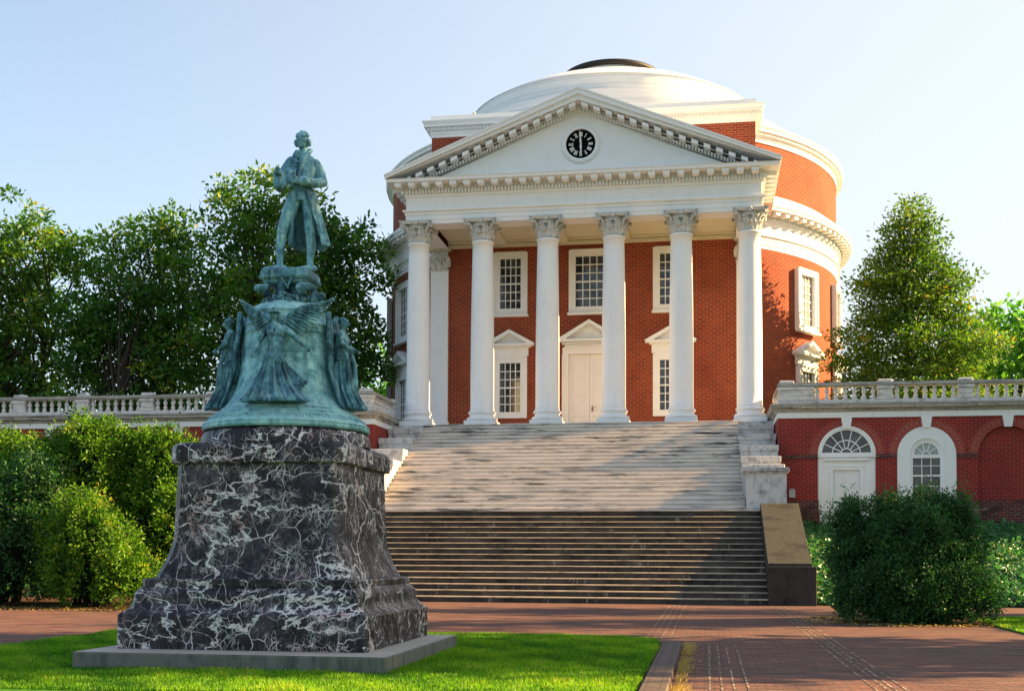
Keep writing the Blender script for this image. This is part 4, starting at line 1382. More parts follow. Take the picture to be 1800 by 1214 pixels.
# legs
mb.tube([S(517, 346, .0), S(508, 374, -.04), S(498, 404, -.07), S(496, 413, -.065), S(493.5, 428, -.045), S(492.5, 440, -.04), S(491, 456, -.03), S(491.5, 466, -.02)], [.105, .102, .078, .066, .070, .060, .043, .045], 14)
mb.tube([S(497, 470, .02), S(489, 471, -.03), S(478, 474, -.10), S(470, 475.5, -.15)], [.045, .05, .042, .027], 10)
mb.tube([S(537, 346, .02), S(541, 374, .03), S(542.5, 404, .02), S(543, 413, .025), S(543.8, 428, .045), S(543.4, 440, .045), S(541.5, 456, .05), S(542, 466, .06)], [.105, .10, .076, .066, .070, .060, .043, .045], 14)
mb.tube([S(547, 470, .10), S(542, 471, .04), S(535, 474, -.04), S(530, 475.5, -.10)], [.045, .05, .042, .028], 10)
for (px, py, dy, r) in ((496.5, 410.5, -.068, .072), (543, 411, .022, .07)):     # garters
    mb.ell(S(px, py, dy), (r * 1.1, r * 1.1, .018))
# head
hc = S(529.5, 248, -.03)
mb.ell(hc, (.082, .10, .118))
mb.ell(hc + Vector((0, -.02, -.06)), (.066, .078, .07))
mb.ell(hc + Vector((0, -.075, -.105)), (.03, .03, .026))
mb.tube([hc + Vector((0, -.085, .03)), hc + Vector((0, -.112, -.012)), hc + Vector((0, -.115, -.026))], [.012, .017, .019], 7)
for sx in (-1, 1):
    mb.tube([hc + Vector((sx * .012, -.094, .034)), hc + Vector((sx * .055, -.078, .032))], [.014, .012], 7)
    mb.ell(hc + Vector((sx * .048, -.072, -.028)), (.024, .02, .03))
    mb.ell(hc + Vector((sx * .032, -.080, .008)), (.014, .012, .009), nu=8, nv=5)
    mb.ell(hc + Vector((sx * .092, .0, -.03)), (.03, .045, .045))
    mb.ell(hc + Vector((sx * .085, .02, -.055)), (.032, .045, .03))
mb.tube([hc + Vector((-.026, -.094, -.062)), hc + Vector((.026, -.094, -.062))], [.010, .010], 6)
mb.tube([hc + Vector((-.022, -.090, -.078)), hc + Vector((.022, -.090, -.078))], [.010, .010], 6)
g = np.random.default_rng(4)
for k in range(34):                             # waved hair
    a = g.uniform(0, 2 * pi); e = g.uniform(.25, 1.3)
    d_ = Vector((cos(a) * cos(e) * .084, sin(a) * cos(e) * .10 + .012, sin(e) * .118))
    if d_.y < -.07 and d_.z < .07: continue
    mb.ell(hc + d_, (.026, .028, .020), Matrix.Rotation(g.uniform(0, 3), 3, 'Z'), 8, 5)
mb.tube([S(530, 258, 0), S(530, 272, 0)], [.055, .062], 12)
fig_body = mb
# arms
mb.tube([S(509, 285, .02), S(499, 298, .03), S(490, 317, .0)], [.092, .088, .080], 12)
mb.tube([S(490, 317, .0), S(489, 315, -.09), S(493, 311.5, -.19)], [.080, .072, .058], 12)
mb.ell(S(492, 322, -.10), (.075, .12, .14))
mb.tube([S(550.5, 290, .015), S(558.5, 304, .04), S(564, 322, .02)], [.076, .070, .064], 12)
mb.tube([S(564, 322, .02), S(555, 328, -.10), S(541, 327, -.19)], [.068, .064, .058], 12)
mb.tube([S(543, 327, -.185), S(538.5, 327, -.205)], [.066, .066], 12)              # cuff
def fist(c, dirx, mb):
    """palm, four curled fingers and a thumb; dirx is the way the fingers point before curling"""
    mb.ell(c, (.045, .035, .045))
    for k in range(4):
        z = .034 - .0215 * k; L = (.034, .040, .037, .029)[k]
        p0 = c + Vector((dirx * .020, -.018, z)); p1 = p0 + Vector((dirx * L, -.012, 0)); p2 = p1 + Vector((dirx * .006, .030, -.002)); p3 = p2 + Vector((-dirx * .024, .012, 0))
        mb.tube([p0, p1, p2, p3], [.0125, .0115, .0105, .009], 7)
    t0 = c + Vector((-dirx * .012, -.022, .036)); mb.tube([t0, t0 + Vector((dirx * .028, -.022, .018)), t0 + Vector((dirx * .052, -.018, .004))], [.014, .012, .010], 7)
fist(S(529, 327.5, -.245), -1, mb)
fist(S(495, 311, -.255), 1, mb)
# lapels, collar, cravat, waistcoat edge
mb.tube([S(517, 283, -.07), S(515, 274, -.03), S(517, 266, .01), S(523, 264, .06), S(537, 263, .06), S(543, 265, .01), S(541, 274, -.05), S(535, 290, -.115)], [.022, .028, .028, .03, .03, .028, .026, .016], 8)
mb.tube([S(541, 270, -.06), S(534, 290, -.13), S(528, 312, -.145), S(527, 330, -.14)], [.02, .022, .016, .012], 8)
for k, (px, py) in enumerate(((525, 272), (522, 277), (525, 281), (521, 286), (524, 291), (522, 297))): mb.ell(S(px, py, -.105 - .006 * k), (.035, .028, .022), nu=9, nv=5)
# the slab of drapery and papers held against the chest
P = []
for i in range(7):
    f = i / 6
    A, B = S(485 + 4 * f, 312 + 27 * f, -.19 - .03 * f), S(524 - 6 * f, 306 + 29 * f, -.15 - .02 * f)
    row = []
    for j in range(13):
        h = j / 12
        row.append(A.lerp(B, h) + Vector((.012 * sin(f * 9 + h * 4), -.055 * sin(pi * h) - .024 * sin(h * 17 + f * 2.2) * (.4 + f), .014 * sin(h * 9 + 1) + .02 * sin(h * 21) * f)))
    P.append(row)
fr = P; bk = [[p + Vector((.0, .12, .012)) for p in r] for r in P]
loop = [r + b_[::-1] for r, b_ in zip(fr, bk)]
mb.grid(loop, cu=True); mb.face(loop[0]); mb.face(loop[-1][::-1])
for k in range(5): mb.tube([S(507 + 4 * k, 297 + k, -.11 - .005 * k), S(503 + 5 * k, 313, -.19), S(500 + 5 * k, 331 - k, -.21)], [.012, .016, .012], 6)
obj_body = baked("standing_man", mb, M["bronze_mid"], MON, .0078, 1)
# coat skirts: one heavy open shell hanging behind the legs
mb = MB()
rows = []
for i in range(15):
    f = i / 14
    py = 334 + 97 * f
    rows.append((f, py))
outer_, inner_ = [], []
N = 40
for f, py in rows:
    cxp = 527 + 8 * f ** .9; hw = .180 + .07 * f; hd = .135 + .13 * f
    dy = .01 + .10 * f
    ro, ri = [], []
    a0, a1 = R(-62 + 34 * f), R(180 + 62 - 12 * f)            # open at the front
    for j in range(N + 1):
        a = a0 + (a1 - a0) * j / N
        fold = 1 + .06 * f * sin(7 * a + 1.0) + .03 * f * sin(13 * a)
        sag = .02 * sin(5 * a) * f
        right = max(0, cos(a)) * .05 * f
        ro.append(S(cxp, py, dy) + Vector(((hw + right) * cos(a) * fold, hd * sin(a) * fold, sag)))
        ri.append(S(cxp, py, dy) + Vector(((hw + right - .022) * cos(a) * fold, (hd - .022) * sin(a) * fold, sag)))
    outer_.append(ro); inner_.append(ri)
loop = [o_ + i_[::-1] for o_, i_ in zip(outer_, inner_)]
mb.grid(loop, cu=True); mb.face(loop[0]); mb.face(loop[-1][::-1])
mb.tube([S(548, 349, -.06), S(556, 353, .02)], [.02, .02], 6); mb.tube([S(549, 353, -.06), S(557, 358, .02)], [.012, .012], 6)
baked("coat", mb, M["bronze_mid"], obj_body, .0105, 1)

# ---- winged figures round the bell
def winged(az, kind):
    mb = MB()
    mb.T = Matrix.Translation((MX, MY, 0)) @ Matrix.Rotation(az, 4, 'Z')
    mir = -1 if kind == 2 else 1
    def U(px, py, v):
        z = 5.24 + (478 - py) * .00782
        return Vector((mir * (px - 477) * .0080, -(brad(min(max(z, 3.38), 4.6)) + v), z))
    side = kind != 0
    # skirt
    rows = []
    spec = [(632, 477, .105, .10, 0), (645, 477.5, .122, .12, .16), (665, 478, .165, .14, .24), (685, 479, .225, .16, .27), (702, 481, .30, .18, .27), (714, 483, .37, .19, .26), (719, 484, .39, .19, .26)]
    if side: spec = [(p, c_, hw * .66, hd * 1.05, fo) for p, c_, hw, hd, fo in spec]
    for py, cxp, hw, hd, fo in spec:
        c = U(cxp, py, .06 if not side else .12 - .0009 * (py - 632))
        ring = []
        for k in range(110):
            a = 2 * pi * k / 110
            m = 1 + fo * (1.5 * abs(sin(6.5 * a + .012 * py)) - .95 + .9 * (abs(sin(11 * a + 1 + .015 * py)) - .6))
            ring.append(c + Vector((hw * cos(a) * m, -hd * sin(a) * m, 0)))
        rows.append(ring)
    mb.loft(rows[::-1])
    # trunk
    lean = .10 if side else 0
    def ov(px, py, v, hw, hd): 
        c = U(px, py, v); return [c + Vector((hw * cos(a), -hd * sin(a), 0)) for a in [2 * pi * k / 18 for k in range(18)]]
    mb.loft([ov(477, 636, .08 + lean * .3, .10, .095), ov(477, 622, .085 + lean * .5, .092, .085), ov(478, 606, .09 + lean * .8, .112, .09), ov(478, 594, .09 + lean, .125, .08), ov(477, 587, .09 + lean, .09, .06), ov(476, 582, .09 + lean, .04, .04)])
    for sx in (-1, 1): mb.ell(U(478, 603, .17 + lean * .9) + Vector((sx * .045, 0, 0)), (.045, .028, .042))
    h = U(474 if not side else 476, 571, .10 + lean * 1.35)
    hf = .01 if not side else .035
    mb.tube([U(476, 586, .09 + lean), h + Vector((0, 0, -.05))], [.036, .036], 10)
    mb.ell(h, (.052, .066, .07)); mb.tube([h + Vector((0, -.062, .012)), h + Vector((0, -.078, -.012))], [.009, .012], 6)
    for sx in (-1, 1): mb.tube([h + Vector((sx * .008, -.060, .018)), h + Vector((sx * .036, -.050, .018))], [.009, .008], 6)
    mb.tube([h + Vector((-.014, -.062, -.034)), h + Vector((.014, -.062, -.034))], [.007, .007], 6)
    if kind == 0:
        mb.ell(h + Vector((0, .01, .045)), (.068, .075, .05)); mb.ell(h + Vector((.01, -.02, .036)), (.088, .095, .013)); mb.tube([h + Vector((0, -.04, .09)), h + Vector((0, .05, .10)), h + Vector((0, .10, .05))], [.014, .02, .014], 7)
    else:
        g = np.random.default_rng(7 + kind)
        for k in range(22):
            a, e = g.uniform(0, 6.28), g.uniform(.1, 1.4)
            p = Vector((cos(a) * cos(e) * .056, sin(a) * cos(e) * .068 + .015, sin(e) * .075))
            if p.y < -.035 and p.z < .05: continue
            mb.ell(h + p, (.022, .022, .016), nu=7, nv=4)
    # arms
    if kind == 0:
        mb.tube([U(464, 592, .08), U(454, 610, .11), U(449, 622, .13)], [.046, .038, .032], 9); mb.tube([U(449, 622, .13), U(446, 633, .17)], [.032, .024], 9)
        hand_at(mb, U(444.5, 638, .18), Vector((-.2, -.35, -1)))
        mb.tube([U(492, 592, .08), U(506, 603, .13), U(514, 611, .15)], [.048, .040, .034], 9); mb.tube([U(514, 611, .15), U(528, 624, .17)], [.034, .025], 9)
        hand_at(mb, U(533, 630, .175), Vector((1, -.2, -.6)))
    else:
        mb.tube([U(464, 592, .10 + lean), U(458, 608, .22), U(466, 617, .30)], [.045, .038, .032], 9); hand_at(mb, U(470, 620, .36), Vector((.1, -1, -.1)))
        mb.tube([U(491, 592, .10 + lean), U(498, 608, .22), U(490, 617, .31)], [.045, .038, .032], 9); hand_at(mb, U(487, 620, .37), Vector((-.1, -1, -.1)))
        mb.tube([U(470, 612, .22), U(468, 640, .26), U(470, 675, .24), U(474, 705, .16)], [.03, .03, .04, .05], 8)        # hanging sleeve and scarf
        mb.tube([U(486, 612, .25), U(489, 640, .30), U(486, 675, .27), U(482, 705, .16)], [.03, .03, .04, .05], 8)
        mb.box(-.07, .07, h.y - .33, h.y - .20, U(0, 622, 0).z - .012, U(0, 622, 0).z + .012) if False else None
    # drapery folds over the trunk
    for k in range(6):
        mb.tube([U(463 + 3.2 * k, 590 + k, .13 + lean), U(472 + 4.0 * k, 612 + 1.2 * k, .185 + lean * .7), U(482 + 3.2 * k, 636 + k, .17 + lean * .3)], [.010, .020, .014], 6)
    for k in range(5): mb.tube([U(465 + 6 * k, 628 + 2 * k, .16 + lean * .3), U(470 + 6 * k, 640 + 3 * k, .19), U(476 + 6 * k, 650 + 2 * k, .18)], [.012, .018, .010], 6)
    for sx in (-1, 1): mb.tube([U(478 + sx * 3, 712, .2), U(478 + sx * 4, 719.5, .27)], [.025, .022], 8)
    if kind == 0:                                  # cloak blowing out to the right
        for k in range(7): mb.tube([U(490 + k, 640 + 2 * k, .10), U(502 + 3 * k, 668 + k, .09), U(512 + 3.4 * k, 694 - 1.5 * k, .07), U(515 + 3.2 * k, 712 - 5 * k, .06)], [.012, .022, .024, .014], 6)
    else:
        for sx in (-1, 1):
            for k in range(6): mb.tube([U(478 + sx * (16 + 1.5 * k), 577 + 2 * k, .04), U(478 + sx * (21 + 2.0 * k), 610, .07), U(478 + sx * (20 + 2.6 * k), 655, .05), U(478 + sx * (15 + 3.4 * k), 700, .05), U(478 + sx * (13 + 3.2 * k), 719, .05)], [.022, .03, .028, .024, .018], 7)
    body = baked("winged_figure", mb, M["bronze_dark"], BELL, .0075, 0)
    # wings
    for sx in (-1, 1):
        mb2 = MB(); mb2.T = mb.T
        if kind == 0:
            lead = [(477 + sx * 14, 583), (477 + sx * 26, 566), (477 + sx * 44, 556), (477 + sx * (58 if sx < 0 else 94), 545)]
            ends = [(477 + sx * 58, 549), (477 + sx * 54, 558), (477 + sx * 49, 567), (477 + sx * 44, 576), (477 + sx * 38, 586), (477 + sx * 31, 595)] if sx < 0 else [(570, 543), (565, 553), (556, 563), (546, 576), (535, 590), (523, 604)]
        else:
            lead = [(477 + sx * 8, 586), (477 + sx * 14, 568), (477 + sx * 18, 560), (477 + sx * 20, 556)]
            ends = [(477 + sx * 20, 558), (477 + sx * 26, 572), (477 + sx * 30, 592), (477 + sx * 33, 612), (477 + sx * 32, 632), (477 + sx * 28, 650)]
        lv = [U(a, b_, .05 + .01 * i) for i, (a, b_) in enumerate(lead)]
        ev = [U(a, b_, .045) for a, b_ in ends]
        mb2.tube(lv, [.045, .04, .034, .014], 9)
        def at(L, f):
            f = f * (len(L) - 1); i = min(int(f), len(L) - 2); return L[i].lerp(L[i + 1], f - i)
        for k in range(15):
            f = k / 14
            a_, b_ = at(lv, 1 - f * .95), at(ev, f)
            md = a_.lerp(b_, .55) + Vector((0, -.012 - .01 * (k % 2), .01))
            mb2.tube([a_, md, b_], [.020, .024, .011], 6)
        for k in range(11):
            f = k / 10
            a_, b_ = at(lv, .95 - f * .9), at(ev, f)
            mb2.tube([a_ + Vector((0, -.02, 0)), a_.lerp(b_, .42) + Vector((0, -.03, 0))], [.022, .018], 6)
        obj("wing", mb2, M["bronze_dark"], body)
def hand_at(mb, c, d):
    d = d.normalized(); s_ = d.cross(Vector((0, 1, .3))).normalized()
    mb.ell(c, (.026, .024, .028))
    for k in range(4):
        o = s_ * (.018 - .012 * k); L = (.030, .036, .033, .025)[k]
        mb.tube([c + o + d * .015, c + o + d * (.015 + L * .6), c + o + d * (.012 + L) + Vector((0, .008, -.004))], [.008, .0075, .006], 6)
    mb.tube([c + s_ * .02, c + s_ * .034 + d * .018, c + s_ * .03 + d * .034], [.009, .008, .006], 6)
winged(R(6), 0)
winged(R(90), 1)
winged(R(-76), 2)
# ------------------------------------------------------------------ foliage
def leaf_mesh(name, pos, nrm, tip, ln, wd, tone):
    """one bent diamond (two triangles folded on the midrib) per leaf, all arrays of length n"""
    n = len(pos)
    tip = tip / np.maximum(np.linalg.norm(tip, axis=1, keepdims=True), 1e-6)
    side = np.cross(tip, nrm); side /= np.maximum(np.linalg.norm(side, axis=1, keepdims=True), 1e-6)
    nn = np.cross(side, tip)
    L, Wd = ln[:, None], wd[:, None]
    a = pos; b = pos + tip * L * .45 + side * Wd * .5 + nn * Wd * .12
    c = pos + tip * L; d = pos + tip * L * .45 - side * Wd * .5 + nn * Wd * .12
    V = np.stack([a, b, c, d], 1).reshape(-1, 3)
    idx = (np.arange(n)[:, None] * 4 + np.array([0, 1, 2, 0, 2, 3])[None]).reshape(-1)
    me = bpy.data.meshes.new(name)
    me.vertices.add(4 * n); me.vertices.foreach_set("co", V.astype(np.float32).reshape(-1))
    me.loops.add(6 * n); me.loops.foreach_set("vertex_index", idx.astype(np.int32))
    me.polygons.add(2 * n); me.polygons.foreach_set("loop_start", np.arange(0, 6 * n, 3, dtype=np.int32))
    try: me.polygons.foreach_set("loop_total", np.full(2 * n, 3, np.int32))
    except Exception: pass
    at = me.attributes.new("tone", 'FLOAT', 'FACE'); at.data.foreach_set("value", np.repeat(tone, 2).astype(np.float32))
    me.update(calc_edges=True); me.validate(clean_customdata=False)
    return me
def unit(g, n):
    v = g.normal(size=(n, 3)); return v / np.linalg.norm(v, axis=1, keepdims=True)

def tree(name, label, base, H, crown, nclump, nleaf, ln, mat_, seed, trunks=1, spread=.25, group=None, tr=.28, clump=.75, flat=.6, conic=False, cat="tree", up_bias=.25, bare=0.0):
    """tapered trunk and limbs; leaves gathered in clumps at the limb ends inside an uneven envelope.
    crown: list of (dx, dy, z, rx, ry, rz) lobes (conic: one entry, a cone from z-rz to z+rz)"""
    g = np.random.default_rng(seed)
    t = root(name, base, label, cat, group)
    B = np.array(base)
    cl = []
    tries = 0
    while len(cl) < nclump and tries < nclump * 60:
        tries += 1
        if conic:
            dx, dy, z, rx, ry, rz = crown[0]
            f = g.random() ** .75
            zz = z - rz + 2 * rz * f
            rr = (1 - f) ** .8 * (1 + .16 * sin(9 * f * pi)) + .04
            a = g.uniform(0, 2 * pi); q = sqrt(g.uniform(.12, 1))
            p = B + np.array([dx + rx * rr * q * cos(a), dy + ry * rr * q * sin(a), zz - .5 * q * rr])
        else:
            l = crown[g.choice(len(crown), p=np.array([c[3] * c[4] * c[5] for c in crown]) / sum(c[3] * c[4] * c[5] for c in crown))]
            u = unit(g, 1)[0] * g.random() ** .42
            p = B + np.array([l[0] + l[3] * u[0], l[1] + l[4] * u[1], l[2] + l[5] * u[2]])
        if cl and min(np.sum((np.array(cl) - p) ** 2, 1)) < (clump * .62) ** 2: continue
        cl.append(p)
    cl = np.array(cl)
    # wood
    mb = MB()
    tops = []
    for k in range(trunks):
        a = 2 * pi * k / max(trunks, 1) + seed
        off = Vector((cos(a), sin(a), 0)) * (spread if trunks > 1 else 0)
        lean = off * (H * .10 if trunks > 1 else 0)
        pts, rad = [], []
        nseg = 8
        for i in range(nseg + 1):
            f = i / nseg
            pts.append(Vector(base) + off + lean * f + Vector((.10 * sin(3 * f + k + seed) * (H / 12), .10 * cos(4 * f + k) * (H / 12), H * (.93 if conic else .72) * f)))
            rad.append(tr * (1 - .86 * f) * (1.25 if i == 0 else 1) / (trunks ** .4))
        mb.tube(pts, rad, 9)
        tops.append(pts)
    for i in range(0, len(cl), 3 if len(cl) > 120 else 1):
        c = cl[i]
        T = tops[g.integers(len(tops))]
        hz = (c[2] - base[2]) * (.94 if conic else g.uniform(.45, .8))
        f = min(max(hz / (H * (.93 if conic else .72)), .2), 1.0) * (len(T) - 1)
        j = min(int(f), len(T) - 2); s_ = T[j].lerp(T[j + 1], f - j)
        e = Vector(c); md = s_.lerp(e, .5) + Vector((0, 0, -.12 * (e - s_).length if conic else .10 * (e - s_).length))
        r0 = .022 + .007 * (e - s_).length
        mb.tube([s_, md, e], [r0 * tr / .28, r0 * .6 * tr / .28, .010], 5, caps=False)
    tk = obj("trunk", mb, M["bark"], t)
    # leaves
    n = len(cl) * nleaf
    ci = np.repeat(np.arange(len(cl)), nleaf)
    sc = g.uniform(.65, 1.25, len(cl))[ci]
    off = g.normal(size=(n, 3)) * np.array([1, 1, flat]) * clump * .47
    off *= sc[:, None]
    pos = cl[ci] + off
    out = off / np.maximum(np.linalg.norm(off, axis=1, keepdims=True), 1e-5)
    nrm = unit(g, n) * .8 + np.array([0, 0, .7]) + out * .35
    nrm /= np.linalg.norm(nrm, axis=1, keepdims=True)
    tip = out * .8 + unit(g, n) * .9 + np.array([0, 0, up_bias])
    ct = np.clip(g.normal(.42, .17, len(cl)), 0, 1)[ci]
    tone = np.clip(ct + g.normal(0, .17, n), 0, 1)
    me = leaf_mesh("crown", pos, nrm, tip, ln * g.uniform(.65, 1.3, n), ln * .5 * g.uniform(.7, 1.2, n), tone)
    obj("crown", me, mat_, t)
    return t

G1 = "broadleaf trees behind the left balustrade"
tree("broadleaf_tree", "tall leafy tree at the far left edge, crown tinged yellow-green", (-31.5, 58, .0), 20, [(-.5, 0, 15.5, 4.2, 3, 4.6), (1.5, 0, 10.5, 4.0, 2.6, 3.6), (-3.5, -.5, 11.5, 3, 2.6, 4), (.5, -.3, 8.6, 4.6, 2.0, 1.8), (2.6, 0, 17.5, 2.2, 2, 1.7), (.2, 0, 19.5, 1.2, 1, 1.2)], 400, 58, .33, M["leaf_mag"], 21, 3, .7, G1, .34)
tree("broadleaf_tree", "leafy tree with forked trunks, second from the left edge, right of the yellowish one", (-24.2, 58, .0), 19.5, [(.2, 0, 15, 3.4, 2.6, 4.3), (1.8, 0, 11, 2.6, 2.2, 3.0), (-2.4, 0, 12.5, 2.4, 2.2, 3.0), (0, -.3, 8.8, 3.6, 1.8, 1.8), (2.0, 0, 18.0, 1.7, 1.4, 1.5)], 320, 58, .33, M["leaf_mag"], 22, 4, .8, G1, .30)
tree("broadleaf_tree", "big dark green tree directly behind the bronze statue", (-16.3, 57, .0), 20.5, [(0, 0, 13.5, 4.6, 3, 6.2), (-.7, 0, 18.3, 3.3, 2.4, 2.6), (3.2, 0, 15.3, 2.6, 2.2, 3.2), (-3.6, 0, 14.0, 2.4, 2.2, 4.0), (4.2, 0, 11.0, 1.9, 1.8, 3.0), (-.5, -.3, 8.8, 5.0, 2.0, 2.0)], 450, 60, .33, M["leaf_mag"], 23, 2, .5, G1, .36)
tree("background_tree", "sunlit pale green tree glimpsed low between the statue and the drum", (-14.5, 74, 0), 15, [(0, 0, 10, 4.0, 3, 5.2), (3.2, 0, 9, 3, 2.5, 4)], 150, 55, .42, M["leaf_light"], 24, 1, .3, None, .3)
tree("background_tree", "bright green low tree seen through the trunks at the far left", (-38, 78, 0), 11, [(0, 0, 7.5, 7, 3, 3.2), (10, 0, 7, 5, 3, 2.6)], 150, 50, .42, M["leaf_light"], 25, 1, .3, None, .3)
tree("conical_tree", "cone-shaped olive green tree beside the right side of the drum", (13.9, 55.6, 0), 17.5, [(.3, 0, 11.2, 5.3, 3.6, 6.4)], 700, 72, .21, M["leaf_oak"], 26, 1, .3, None, .26, .66, .38, True)
tree("background_tree", "lighter green tree behind the cone-shaped tree at the right edge", (21.3, 68, 0), 15.4, [(-1, 0, 10.6, 3.6, 2.4, 4.2), (2.6, 0, 9.8, 2.8, 2.2, 3.8), (.6, 0, 13.4, 2.2, 1.8, 1.7), (-2.6, 0, 9.2, 2.4, 2, 3.4)], 240, 52, .42, M["leaf_light"], 27, 2, .4, None, .3, .85)

# ---- yews and other shrubs
def shrub(name, label, base, lobes, n, ln, mat_, seed, group=None, cat="bush", shell=.84, core=True, tuft=.27, sat=7):
    """dense needled bush: sprigs of small leaves on a lumpy shell round twigs and a core coloured dark as inner shade"""
    g = np.random.default_rng(seed)
    t = root(name, base, label, cat, group)
    B = np.array(base)
    lobes = list(lobes)
    for l in list(lobes):                        # smaller satellite sprays break the round outline
        for _ in range(sat):
            u = unit(g, 1)[0]; u[2] = abs(u[2]) if g.random() < .75 else u[2]
            f = g.uniform(.16, .34); r = min(l[3], l[4], l[5]) * f + .07
            c = np.array(l[:3]) + u * np.array(l[3:6]) * .96
            if c[2] < .2: continue
            lobes.append((*c, r, r, r * g.uniform(1.0, 1.9)))
    L = np.array(lobes)
    wgt = L[:, 3] * L[:, 5] + L[:, 4] * L[:, 5]; wgt = wgt / wgt.sum()
    # tufts: rounded sprays standing on the shell, with shadowed gaps between them
    T = []
    for k in range(len(L)):
        area = 4 * pi * ((L[k, 3] * L[k, 4]) ** 1.6 / 3 + (L[k, 3] * L[k, 5]) ** 1.6 / 3 + (L[k, 4] * L[k, 5]) ** 1.6 / 3) ** (1 / 1.6)
        want = int(area / (tuft * tuft) * 1.5) + 4
        for _ in range(want):
            u = unit(g, 1)[0]
            if u[2] < -.7: continue
            p = L[k, :3] + u * L[k, 3:6] * g.uniform(shell, 1.08)
            if p[2] < .08: continue
            if any(np.sum(((p - L[q, :3]) / L[q, 3:6]) ** 2) < .5 for q in range(len(L)) if q != k): continue
            T.append((*p, *(u * .75 + np.array([0, 0, .45]))))
    T = np.array(T); nt_ = len(T)
    per = max(n // nt_, 8)
    ti = np.repeat(np.arange(nt_), per); m = len(ti)
    ax = T[:, 3:6] / np.linalg.norm(T[:, 3:6], axis=1, keepdims=True)
    size = tuft * g.uniform(.55, 1.35, nt_)
    d = unit(g, m) + ax[ti] * .55
    d /= np.linalg.norm(d, axis=1, keepdims=True)
    rr = size[ti] * (.25 + .75 * g.random(m) ** .5) * (1 + .35 * np.sum(d * ax[ti], 1))
    pos = B + T[ti, :3] + d * rr[:, None] * .62
    el = np.where(g.random(nt_) < .38, g.uniform(.4, 1.7, nt_), 0)     # stray shoots stand out of the mass
    pos += (ax * .6 + np.array([0, 0, .4]))[ti] * (size * el)[ti][:, None] * g.random(m)[:, None]
    pos[:, 2] = np.maximum(pos[:, 2], .02)
    tip = d * .9 + unit(g, m) * .7
    nrm = d * .9 + unit(g, m) * .8 + np.array([0, 0, .3])
    tone = np.clip(g.normal(.40, .24, nt_)[ti] + g.normal(0, .12, m), 0, 1)  # wide spread between tufts paints sun-facing and shaded ones
    me = leaf_mesh("foliage", pos, nrm, tip, ln * g.uniform(.7, 1.3, m), ln * .48 * g.uniform(.8, 1.2, m), tone)
    obj("foliage", me, mat_, t)
    mb = MB()
    for k in range(0, len(L), 1 + sat // 2):
        c = Vector(B + L[k, :3]); top = c + Vector((0, 0, L[k, 5] * .5))
        for q in range(5):
            a = g.uniform(0, 6.28)
            e = c + Vector((L[k, 3] * .75 * cos(a), L[k, 4] * .75 * sin(a), L[k, 5] * g.uniform(-.2, .8)))
            b0 = Vector((B[0] + L[k, 0] * .4, B[1] + L[k, 1] * .4, 0)); mb.tube([b0, b0.lerp(e, .5) + Vector((0, 0, .1)), e], [.05, .03, .008], 5)
    if core:  # solid dark cores stand for the shade seen between tufts
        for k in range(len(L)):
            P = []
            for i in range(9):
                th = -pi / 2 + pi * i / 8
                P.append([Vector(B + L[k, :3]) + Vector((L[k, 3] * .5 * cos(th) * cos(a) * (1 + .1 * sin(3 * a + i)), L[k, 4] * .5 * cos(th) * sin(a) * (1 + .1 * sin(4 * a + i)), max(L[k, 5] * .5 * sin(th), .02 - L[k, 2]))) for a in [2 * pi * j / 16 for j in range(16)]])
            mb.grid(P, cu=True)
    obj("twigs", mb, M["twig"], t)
    return t
M["twig"] = plain("dark_twigs_and_shade_core", (.010, .018, .008), 1.0, .05)
G2 = "yew bushes in front of the left wing"
shrub("yew_bush", "tallest sunlit yew at the left, its narrow top against the balustrade", (-14.55, 31.2, 0), [(0, 0, 1.496, 1.3, 1.2, 1.71), (0.1, 0, 3.168, 0.95, 0.9, 1.35), (0.0, 0, 4.136, 0.38, 0.36, 0.54), (0.55, 0.1, 3.784, 0.32, 0.32, 0.54), (-1.2, 0, 2.464, 0.9, 0.9, 1.35)], 30000, .115, M["leaf_yew_lit"], 31, G2)
shrub("yew_bush", "broad sunlit yew with several pointed tops left of the pedestal", (-11.7, 30.6, 0), [(0, 0, 1.76, 1.5, 1.2, 1.8), (0.05, 0, 3.608, 0.85, 0.8, 1.17), (-0.9, 0, 3.432, 0.55, 0.5, 0.9), (0.95, 0.2, 3.784, 0.5, 0.5, 0.855), (0, 0.2, 4.268, 0.36, 0.36, 0.45)], 38000, .115, M["leaf_yew_lit"], 32, G2)
shrub("yew_bush", "yew half hidden behind the top of the black pedestal", (-9.65, 30.9, 0), [(0, 0, 1.76, 1.25, 1.1, 1.8), (-0.1, 0, 3.608, 0.6, 0.6, 0.99), (0.55, 0, 3.432, 0.5, 0.5, 0.9)], 22000, .115, M["leaf_yew_lit"], 33, G2)
shrub("yew_bush", "low rounded bright yew mound at the front beside the pedestal foot", (-10.4, 28.6, 0), [(0, 0, .95, 1.25, .95, 1.05), (-.35, .1, 1.75, .9, .75, .75), (.75, .1, .7, .75, .7, .7)], 26000, .105, M["leaf_yew_lit"], 34, G2)
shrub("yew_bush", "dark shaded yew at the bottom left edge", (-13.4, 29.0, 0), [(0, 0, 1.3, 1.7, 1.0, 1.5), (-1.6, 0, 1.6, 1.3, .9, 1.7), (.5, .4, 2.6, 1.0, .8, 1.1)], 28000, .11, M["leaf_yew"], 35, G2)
shrub("red_leaf_shrub", "small dark red-leaved shrub poking out between the left yews", (-16.3, 30.6, 0), [(0, 0, 3.4, .8, .6, 1.0), (.5, -.2, 2.6, .7, .5, .7)], 7000, .11, M["leaf_red"], 36, None, core=False)
